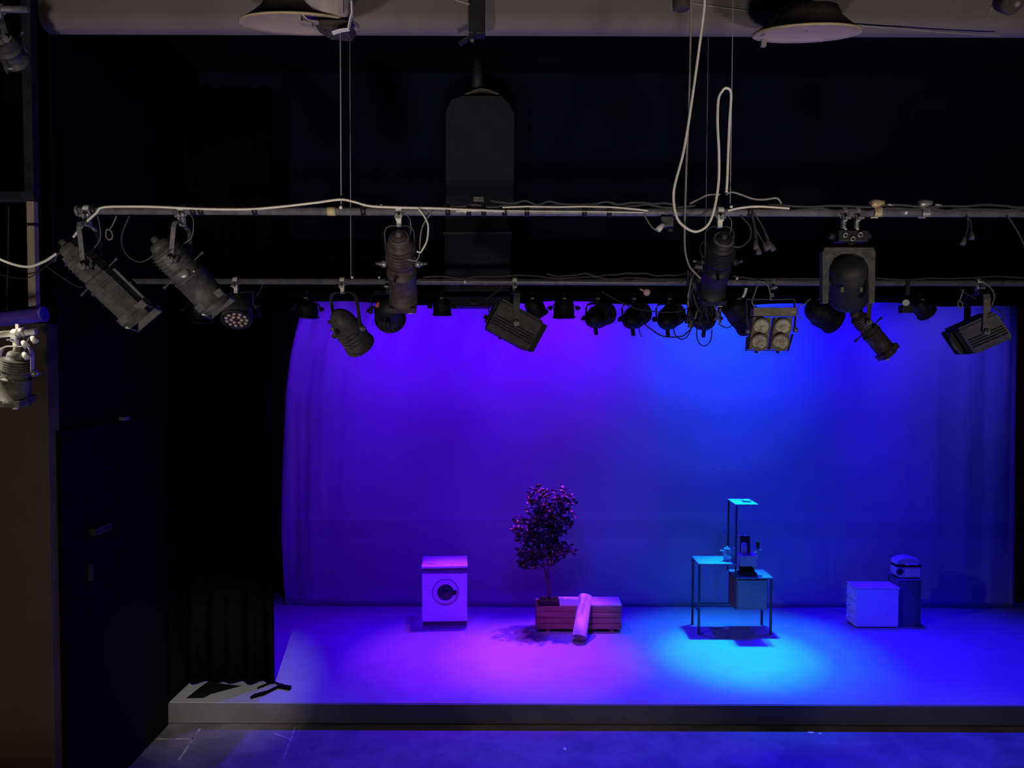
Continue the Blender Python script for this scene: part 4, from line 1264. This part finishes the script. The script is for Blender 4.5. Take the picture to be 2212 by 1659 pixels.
def plant():
    bx_ = P(1187, 1303, PB.y + 0.14)
    px0, px1 = P(1166, 1305, PB.y + 0.1).x, P(1208, 1305, PB.y + 0.1).x
    rt = thing('potted_plant', 'bushy dark leaved plant growing from the left end of the wooden trough', 'plant', V((bx_.x, PB.y + 0.15, pz1)))
    yc = PB.y + 0.15
    pot = part(rt, 'pot', MB().box(((px0 + px1) / 2, yc, pz1 - 0.06), (px1 - px0, 0.24, 0.20)), 'pot', bev=0.005)
    def soil(u, v):
        return V((px0 + 0.012 + (px1 - px0 - 0.024) * u, yc - 0.108 + 0.216 * v, pz1 + 0.045 + 0.012 * math.sin(u * 9) * math.sin(v * 8)))
    part(rt, 'soil', MB().grid(soil, 10, 10), 'soil')
    Yp = yc
    tr = MB()
    tr.tube([P(1187, 1302, Yp), P(1186, 1275, Yp), P(1182, 1250, Yp), P(1176, 1228, Yp), P(1170, 1205, Yp), P(1162, 1170, Yp), P(1158, 1120, Yp), P(1165, 1080, Yp)], [0.018, 0.017, 0.016, 0.014, 0.012, 0.010, 0.007, 0.004], 10)
    tr.tube([P(1184, 1258, Yp), P(1184, 1235, Yp), P(1183, 1205, Yp), P(1187, 1160, Yp), P(1200, 1110, Yp), P(1212, 1075, Yp)], [0.013, 0.012, 0.010, 0.009, 0.007, 0.004], 10)
    part(rt, 'trunk', tr, 'bark')
    cl = [(1163, 1075, 20, 26), (1157, 1100, 18, 18), (1210, 1070, 14, 20), (1222, 1090, 18, 16), (1190, 1108, 24, 20), (1215, 1118, 20, 22), (1170, 1125, 20, 14), (1150, 1140, 24, 20), (1122, 1138, 16, 20), (1135, 1160, 22, 18),
          (1183, 1145, 26, 20), (1165, 1170, 26, 18), (1195, 1170, 18, 18), (1205, 1188, 20, 12), (1222, 1190, 18, 14), (1140, 1195, 16, 16), (1172, 1195, 24, 18), (1138, 1215, 16, 14), (1158, 1213, 12, 14), (1190, 1212, 12, 10), (1205, 1135, 20, 18)]
    brm = MB()
    for (x, y, a, c_) in cl:
        s_ = P(1172 if x < 1176 else 1188, min(1225, y + 34), Yp)
        e_ = P(x, y, Yp + random.uniform(-0.12, 0.12))
        brm.tube([s_, (s_ + e_) / 2 + V((0, 0, 0.02)), e_], [0.006, 0.0045, 0.003], 6)
    part(rt, 'branch', brm, 'bark')
    dk, rd = MB(), MB()
    for (x, y, ax_, ay_) in cl:
        cnt = int(12 + ax_ * ay_ / 10)
        for k in range(cnt):
            t = random.random() ** 0.5
            an = random.uniform(0, 2 * math.pi)
            q = P(x + math.cos(an) * ax_ * t * 1.12, y + math.sin(an) * ay_ * t * 1.1, Yp + random.uniform(-0.15, 0.15))
            d = V((random.uniform(-1, 1), random.uniform(-1, 1), random.uniform(-0.5, 0.9))).normalized()
            u, w = perp(d)
            rr = random.uniform(0, 6.28)
            u2 = u * math.cos(rr) + w * math.sin(rr)
            n2 = d.cross(u2)
            L = random.uniform(0.06, 0.115)
            wd = L * 0.27
            vs = [q, q + d * L * 0.35 + u2 * wd + n2 * 0.006, q + d * L * 0.7 + u2 * wd * 0.8 + n2 * 0.004, q + d * L - n2 * 0.01, q + d * L * 0.7 - u2 * wd * 0.8 + n2 * 0.004, q + d * L * 0.35 - u2 * wd + n2 * 0.006, q + d * L * 0.5 - n2 * 0.004]
            fs = [(0, 1, 6), (1, 2, 6), (2, 3, 6), (3, 4, 6), (4, 5, 6), (5, 0, 6)]
            (rd if random.random() < 0.045 else dk).add(vs, fs, True)
    part(rt, 'foliage', dk, 'leaf', solid=0.0012)
    part(rt, 'russet_leaves', rd, 'leafr', label='russet leaves', solid=0.0012)
plant()

a_ = G(1252, 1383) + V((0, 0, 0.0))
bot = V((P(1252, 1372, 9.68).x, 9.70, STZ + 0.070))
top = V((P(1265, 1290, 10.0).x, 10.03, STZ + 0.50))
ax = (top - bot).normalized()
L = (top - bot).length
b = MB().lathe(bot, ax, [(0, 0.094), (L, 0.082), (L, 0.076), (0.0, 0.087), (0, 0.094)], 40, cap=False)
solo('cardboard_tube', b, 'card', 'pale open cardboard tube leaning against the front of the wooden trough', 'tube', bot)

# ------------------------------------------------------------------ work table with shelf and cabinet
def table():
    Yf = G(1510, 1370).y          # front legs
    Yb = Yf + 0.36
    def X(px, py, Y): return P(px, py, Y).x
    xl, xr = X(1510, 1300, Yf), X(1667, 1300, Yf)
    xm = X(1589, 1220, Yf)
    zt = P(1510, 1217, Yf).z
    zs = P(1593, 1089, Yf).z
    rt = thing('work_table', 'thin legged dark work table with a raised shelf and hanging cabinet', 'table', V(((xl + xr) / 2, (Yf + Yb) / 2, STZ)))
    r = 0.014
    def leg(x, y, z1, nm='leg'):
        part(rt, nm, MB().box((x, y, (STZ + 0.03 + z1) / 2), (r * 2, r * 2, z1 - STZ - 0.03)), 'frame', bev=0.002)
    leg(xl, Yf, zt - 0.02)
    leg(xl, Yb, zt - 0.02)
    zl = P(1668, 1247, Yf).z
    leg(xr - 0.01, Yf, zl - 0.02)
    leg(xr - 0.01, Yb, zl - 0.02)
    for x in (xl, xr - 0.01):
        for y in (Yf, Yb):
            b = MB().cyl((x - 0.012, y, STZ + 0.02), (x + 0.012, y, STZ + 0.02), 0.02, n=14)
            b.box((x, y, STZ + 0.035), (0.03, 0.03, 0.012))
            part(rt, 'castor', b, 'frame')
    part(rt, 'tabletop', MB().box(((xl + xm) / 2, (Yf + Yb) / 2, zt - 0.010), (xm - xl + 0.03, Yb - Yf + 0.03, 0.02)), 'acryl', bev=0.002)
    # tall posts and shelf
    for y in (Yf, Yb):
        part(rt, 'shelf_post', MB().box((xm, y, (zl + zs - 0.02) / 2), (r * 1.6, r * 1.6, zs - zl - 0.02)), 'frame', bev=0.002)
    xs = X(1638, 1089, Yf)
    part(rt, 'raised_shelf', MB().box(((xm - 0.015 + xs) / 2, (Yf + Yb) / 2, zs - 0.008), (xs - xm + 0.015, Yb - Yf + 0.03, 0.016)), 'acryl', bev=0.002)
    # rails
    zr = STZ + 0.30
    part(rt, 'side_rail', MB().box((xl, (Yf + Yb) / 2, zr), (r, Yb - Yf - 0.03, r)), 'frame')
    part(rt, 'back_rail', MB().box(((xl + xr) / 2, Yb, zr), (xr - xl - 0.06, r * 0.8, r)), 'frame')
    # cabinet
    zc0 = P(1630, 1318, Yf).z
    cb = part(rt, 'cabinet', MB().box(((xm + xr) / 2 - 0.012, (Yf + Yb) / 2, (zc0 + zl - 0.03) / 2), (xr - xm - 0.075, Yb - Yf - 0.04, zl - zc0 - 0.03)), 'cab', bev=0.004)
    part(rt, 'cabinet_side', MB().box((xm + 0.0165, (Yf + Yb) / 2, (zc0 + zl - 0.03) / 2), (0.016, Yb - Yf - 0.04, zl - zc0 - 0.03)), 'cabr', parent=cb, label='red brown side panel')
    part(rt, 'cabinet_door', MB().box(((xm + xr) / 2 - 0.012, Yf + 0.012, (zc0 + zl - 0.03) / 2), (xr - xm - 0.10, 0.016, zl - zc0 - 0.06)), 'cab', parent=cb, bev=0.002)
    part(rt, 'lower_top', MB().box(((xm + xr) / 2 + 0.01, (Yf + Yb) / 2, zl - 0.010), (xr - xm, Yb - Yf + 0.03, 0.018)), 'acryl', bev=0.002)
    return Yf, Yb, xm, zt, zs, zl

Yf, Yb, xm, zt, zs, zl = table()

# glass apparatus on the table
def glassware():
    c = V((P(1571, 1205, Yf + 0.14).x, Yf + 0.14, zt + 0.001))
    rt = thing('glass_still', 'clear glass vessel with taps on the left tabletop beside the tall posts', 'glassware', c)
    part(rt, 'flask', MB().lathe(c, V((0, 0, 1)), [(0, 0.04), (0.01, 0.05), (0.05, 0.052), (0.07, 0.04), (0.085, 0.055), (0.13, 0.06), (0.155, 0.04), (0.165, 0.045)], 24), 'clear')
    part(rt, 'spout', MB().tube([c + V((-0.04, 0, 0.12)), c + V((-0.085, -0.02, 0.14)), c + V((-0.095, -0.02, 0.125))], 0.012, 8, sp=5), 'clear')
    part(rt, 'stopper', MB().ball(c + V((0, 0, 0.175)), 0.018, 12), 'clear')
    c2 = c + V((0.075, -0.02, 0))
    part(rt, 'side_tube', MB().lathe(c2, V((0, 0, 1)), [(0, 0.03), (0.008, 0.012), (0.11, 0.012), (0.13, 0.025), (0.17, 0.028), (0.18, 0.012)], 18), 'clear')
glassware()

# counter machine on the cabinet
def machine():
    Y = Yf + 0.12
    c = V((P(1611, 1240, Y).x, Y, zl))
    w = P(1632, 1220, Y).x - P(1591, 1220, Y).x
    w0 = w - 0.03
    x0 = c.x + 0.015
    h = P(1611, 1197, Y).z - zl
    rt = thing('coffee_machine', 'small grey counter machine with a lever, standing on the hanging cabinet', 'coffee machine', V((x0, Y, zl)))
    part(rt, 'drip_tray', MB().box((x0, Y - 0.0, zl + 0.02), (w0, 0.17, 0.04)), 'appd', bev=0.004)
    part(rt, 'rear_column', MB().box((x0 + 0.01, Y + 0.05, zl + h * 0.3), (w0 - 0.03, 0.06, h * 0.55)), 'appd', bev=0.004)
    part(rt, 'body', MB().box((x0, Y, zl + h * 0.74), (w0, 0.17, h * 0.52)), 'app', bev=0.008)
    part(rt, 'spout', MB().prism([V((x0 + 0.04, Y - 0.05, zl + h * 0.50)), V((x0 + w0 / 2, Y - 0.05, zl + h * 0.50)), V((x0 + w0 / 2, Y - 0.05, zl + h * 0.30)), V((x0 + w0 / 2 - 0.03, Y - 0.05, zl + h * 0.32))], (0, 0.09, 0)), 'app', bev=0.003)
    b = MB()
    for k in range(6):
        b.cyl((x0 + w0 / 2 - 0.004, Y - 0.07, zl + h * (0.52 + 0.08 * k)), (x0 + w0 / 2 + 0.005, Y - 0.07, zl + h * (0.52 + 0.08 * k)), 0.007, n=8)
    part(rt, 'button', b, 'app')
    tz = zl + h
    xb = P(1608, 1180, Y).x
    part(rt, 'water_bottle', MB().lathe(V((xb, Y, tz)), V((0, 0, 1)), [(0, 0.038), (0.01, 0.042), (0.13, 0.042), (0.15, 0.03), (0.155, 0.02)], 20), 'app')
    part(rt, 'back_plate', MB().box((xb + 0.025, Y + 0.055, (tz + P(1608, 1160, Y).z) / 2), (0.13, 0.015, P(1608, 1160, Y).z - tz)), 'appd', bev=0.004)
    for px, py in ((1600, 1156), (1612, 1154)):
        q = P(px, py, Y)
        b = MB().lathe(V((q.x, Y + 0.055, P(1608, 1160, Y).z)), V((0, 0, 1)), [(0, 0.016), (0.015, 0.014), (0.032, 0.003)], 12)
        part(rt, 'pilot_cap', b, 'pinkcap')
    q0, q1 = P(1634, 1196, Y), P(1641, 1190, Y)
    lv = MB().strap([V((x0 + w0 / 2 - 0.01, Y, tz - 0.02)), V((P(1636, 1194, Y).x, Y, P(1636, 1194, Y).z)), V((P(1640, 1186, Y).x, Y, P(1640, 1186, Y).z))], (0, 1, 0), 0.05, 0.05)
    le = part(rt, 'lever', lv, 'app', bev=0.006)
    part(rt, 'lever_knob', MB().lathe(P(1637, 1186, Y), V((0, 0, 1)), [(0, 0.012), (0.02, 0.022), (0.09, 0.022), (0.11, 0.012), (0.115, 0.002)], 16), 'appd', parent=le)
machine()
q = V((P(1612, 1082, Yf + 0.18).x, Yf + 0.18, zs))
solo('glass_bowl', MB().lathe(q, V((0, 0, 1)), [(0, 0.03), (0.008, 0.05), (0.02, 0.065), (0.022, 0.062), (0.01, 0.04), (0.006, 0.002)], 24), 'clear', 'small shallow clear dish on the raised shelf', 'dish', q)

# ------------------------------------------------------------------ drawer cabinet and plinth at right
def cabinet():
    Yf2 = G(1895, 1357).y
    x0, x1 = P(1849, 1320, Yf2).x, P(1941, 1320, Yf2).x
    zt2 = P(1895, 1272, Yf2).z
    D = 0.27
    rt = thing('drawer_cabinet', 'low pale drawer cabinet side on, at the right of the stage', 'cabinet', V(((x0 + x1) / 2, Yf2 + D / 2, STZ)))
    part(rt, 'carcass', MB().box(((x0 + x1) / 2, Yf2 + D / 2, (STZ + 0.015 + zt2) / 2), (x1 - x0, D, zt2 - STZ - 0.015)), 'boxw', bev=0.006)
    part(rt, 'top_board', MB().box(((x0 + x1) / 2, Yf2 + D / 2, zt2 + 0.008), (x1 - x0 + 0.02, D + 0.02, 0.016)), 'boxw', bev=0.004)
    part(rt, 'kick_plinth', MB().box(((x0 + x1) / 2, Yf2 + D / 2 + 0.01, STZ + 0.01), (x1 - x0 - 0.03, D - 0.04, 0.02)), 'boxd')
    hh = (zt2 - STZ - 0.04) / 3
    for k in range(3):
        z = STZ + 0.03 + hh * (k + 0.5)
        dw = part(rt, 'drawer', MB().box((x0 - 0.008, Yf2 + D / 2, z), (0.018, D - 0.03, hh - 0.012)), 'boxw', bev=0.003)
        b = MB().cyl((x0 - 0.017, Yf2 + D * 0.6, z), (x0 - 0.035, Yf2 + D * 0.6, z), 0.008, n=12)
        b.ball((x0 - 0.042, Yf2 + D * 0.6, z), 0.017, 12)
        part(rt, 'drawer_knob', b, 'knob', parent=dw)
    # darker plinth beside it
    xp0, xp1 = x1 + 0.013, P(1990, 1320, Yf2 + 0.05).x
    ztp = P(1965, 1253, Yf2 + 0.05).z
    part2 = thing('display_plinth', 'tall dark plinth right beside the low pale drawer cabinet', 'plinth', V(((xp0 + xp1) / 2, Yf2 + 0.2, STZ)))
    part(part2, 'plinth_body', MB().box(((xp0 + xp1) / 2, Yf2 + 0.20, (STZ + ztp - 0.012) / 2), (xp1 - xp0 - 0.01, 0.30, ztp - STZ - 0.012)), 'boxd', bev=0.004)
    part(part2, 'plinth_top', MB().box(((xp0 + xp1) / 2, Yf2 + 0.20, ztp - 0.006), (xp1 - xp0, 0.31, 0.012)), 'boxd')
    # bread bin like appliance
    Ya = Yf2 + 0.12
    c = V((P(1966, 1240, Ya).x, Ya + 0.05, ztp))
    hh = P(1960, 1206, Ya).z - ztp
    r3 = thing('toaster', 'rounded enamel appliance with a domed lid standing on the dark plinth', 'toaster', c)
    w = P(1990, 1240, Ya).x - P(1936, 1240, Ya).x
    xL, xR = P(1936, 1240, Ya).x, P(1990, 1240, Ya).x
    sec = []
    for k in range(13):
        a = R(180 * k / 12)
        sec.append((xL + 0.0 + (w / 2) * (1 - math.cos(a)), hh * 0.62 + hh * 0.36 * math.sin(a) ** 0.8))
    lower = [(xR - 0.01, hh * 0.56), (xR, 0.06), (xR - 0.02, 0.004), (xL + 0.05, 0.004), (xL + 0.005, 0.05), (xL - 0.005, hh * 0.5), (xL + 0.015, hh * 0.56)]
    part(r3, 'base_body', MB().prism([V((x, Ya, ztp + z)) for x, z in lower], (0, 0.18, 0)), 'toast', bev=0.012)
    part(r3, 'visor_band', MB().box(((xL + xR) / 2 + 0.005, Ya + 0.09, ztp + hh * 0.60), (w - 0.01, 0.17, hh * 0.14)), 'appd')
    part(r3, 'domed_lid', MB().prism([V((x, Ya + 0.01, ztp + z + hh * 0.05)) for x, z in sec], (0, 0.17, 0)), 'toast', bev=0.012)
    fp = part(r3, 'front_panel', MB().box((P(1971, 1242, Ya).x, Ya - 0.004, ztp + hh * 0.28), (0.20, 0.014, hh * 0.42)), 'knob', bev=0.006)
    part(r3, 'side_dial', MB().lathe(V((P(1943, 1237, Ya).x, Ya - 0.0, ztp + hh * 0.34)), V((0, -1, 0)), [(0, 0.045), (0.012, 0.042), (0.016, 0.03), (0.017, 0.002)], 22), 'appd')
    part(r3, 'lid_handle', MB().box(((xL + xR) / 2 + 0.03, Ya - 0.002, ztp + hh * 0.70), (0.16, 0.02, 0.012)), 'knob', bev=0.003)
cabinet()

# paper scraps on the house floor
for k, (px, py, sx, sy, lab) in enumerate(((1752, 1583, 0.07, 0.03, 'larger of the two white paper scraps at the foot of the stage'), (1772, 1585, 0.03, 0.03, 'tiny white paper scrap beside a larger one below the stage front'), (1220, 1618, 0.025, 0.045, 'small white paper scrap alone on the blue floor near the bottom centre'))):
    c = G(px, py, 0.0)
    pts = [c + V((sx * math.cos(a) * random.uniform(0.5, 1) / 1.3, sy * math.sin(a) * random.uniform(0.6, 1) / 1.3, 0.001)) for a in [i * 6.28 / 7 for i in range(7)]]
    solo('paper_scrap', MB().prism(pts, (0, 0, 0.004)), 'paper', lab, 'paper scrap', c, 'paper scraps on the house floor')

# ------------------------------------------------------------------ lights
def spot(name, loc, target, power, col, ang, blend, rad=0.08):
    d = bpy.data.lights.new(name, 'SPOT')
    d.energy = power
    d.color = col
    d.spot_size = R(ang)
    d.spot_blend = blend
    d.shadow_soft_size = rad
    o = bpy.data.objects.new(name, d)
    COL.objects.link(o)
    o.location = V(loc)
    o.rotation_euler = (V(target) - V(loc)).to_track_quat('-Z', 'Y').to_euler()
    return o

def point(name, loc, power, col, rad=0.15):
    d = bpy.data.lights.new(name, 'POINT')
    d.energy = power
    d.color = col
    d.shadow_soft_size = rad
    o = bpy.data.objects.new(name, d)
    COL.objects.link(o)
    o.location = V(loc)
    return o

VIOLET = (0.05, 0.0, 1.0)
BLUE = (0.012, 0.0, 1.0)
MAG = (0.55, 0.05, 1.0)
CYAN = (0.0, 0.58, 1.0)
YB, ZB = 10.72, 4.95
# upstage back lights hidden by the border
spot('back_light_magenta', (0.55, YB, ZB), G(1175, 1412), 1700, MAG, 33, 1.0, 0.06)
spot('back_light_pink', (-0.5, YB, ZB), G(985, 1412), 850, MAG, 34, 1.0, 0.06)
spot('back_light_cyan', (3.05, YB, ZB), G(1595, 1412), 2300, CYAN, 27, 1.0, 0.06)
spot('back_light_cyan', (3.2, YB, ZB), G(1610, 1400), 800, CYAN, 44, 1.0, 0.06)
for x, c, p in ((-2.4, VIOLET, 900), (-0.2, VIOLET, 1500), (1.6, BLUE, 1400), (3.4, BLUE, 1500), (5.4, BLUE, 2000)):
    spot('back_light_wash', (x, YB + 0.1, ZB), (x, 8.55, STZ), p, c, 74, 0.9, 0.06)
# floods on the backcloth, hidden above the border
for x, c, p, dz in ((-2.7, (0.10, 0.008, 1.0), 170, 3.6), (-1.2, (0.075, 0.0, 1.0), 330, 3.8), (0.6, (0.09, 0.0, 1.0), 400, 4.0), (1.9, (0.05, 0.01, 1.0), 130, 4.0), (3.05, (0.006, 0.040, 1.0), 520, 4.0), (4.6, (0.012, 0.0, 1.0), 300, 3.9), (6.2, (0.05, 0.03, 1.0), 150, 3.6)):
    spot('cyc_flood', (x, 9.45, 4.85), (x, CY, dz), p, c, 88, 1.0, 0.10)
# front washes and specials from the rear bar
for x, c, p in ((-2.2, VIOLET, 150), (0.3, VIOLET, 230), (2.8, BLUE, 230), (5.2, BLUE, 200)):
    spot('front_wash', (x, B3 + 0.35, 4.18), (x, 10.6, 1.2), p, c, 62, 1.0, 0.10)
spot('front_special', (-1.4, B3 + 0.35, 4.18), (-0.9, 10.2, 0.72), 1000, (0.07, 0.0, 1.0), 13, 0.5, 0.04)
spot('front_special', (0.3, B3 + 0.35, 4.18), (0.85, 10.06, 0.55), 520, (0.34, 0.06, 1.0), 17, 0.8, 0.06)
spot('front_special', (5.0, B3 + 0.35, 4.18), (5.05, 10.2, 0.62), 850, BLUE, 14, 0.7, 0.04)
# added warm house fill, low to spare the backcloth, aimed up at the beam
for x, p in ((-2.6, 560), (0.3, 480), (3.2, 480)):
    spot('house_fill', (x, -0.6, 1.2), (x, 5.2, 6.6), p, (1.0, 0.88, 0.82), 58, 1.0, 0.25)
spot('house_fill', (-1.4, 1.0, 6.2), (-3.15, 8.25, 0.3), 1500, (1.0, 0.95, 0.92), 14, 0.9, 0.05)  # added narrow spot that lifts the left stage corner
for x in (-2.2, 1.0, 4.4):
    spot('house_fill', (x, 2.2, 6.4), (x, 6.5, 0.0), 210, (1.0, 0.93, 0.92), 28, 0.8, 0.08)  # added spots that brighten the stage front edge
# working light by the gallery, left of the frame
spot('working_light', (-4.75, 4.8, 5.0), (-3.3, 5.25, 3.95), 260, (1.0, 0.90, 0.76), 46, 0.8, 0.04)
spot('house_fill', (-1.5, 1.5, 2.6), (-4.05, 6.0, 2.1), 150, (1.0, 0.86, 0.72), 40, 0.7, 0.2)  # added fill that evens out the brown wall

w = bpy.data.worlds.new('world')
sc.world = w
w.use_nodes = True
w.node_tree.nodes['Background'].inputs[0].default_value = (0.01, 0.01, 0.02, 1)
w.node_tree.nodes['Background'].inputs[1].default_value = 0.0

sc.view_settings.view_transform = 'Standard'
sc.view_settings.look = 'None'
sc.view_settings.exposure = 0.0
sc.view_settings.gamma = 1.0
sc.view_settings.use_curve_mapping = False
sc.cycles.use_denoising = True
sc.cycles.max_bounces = 6
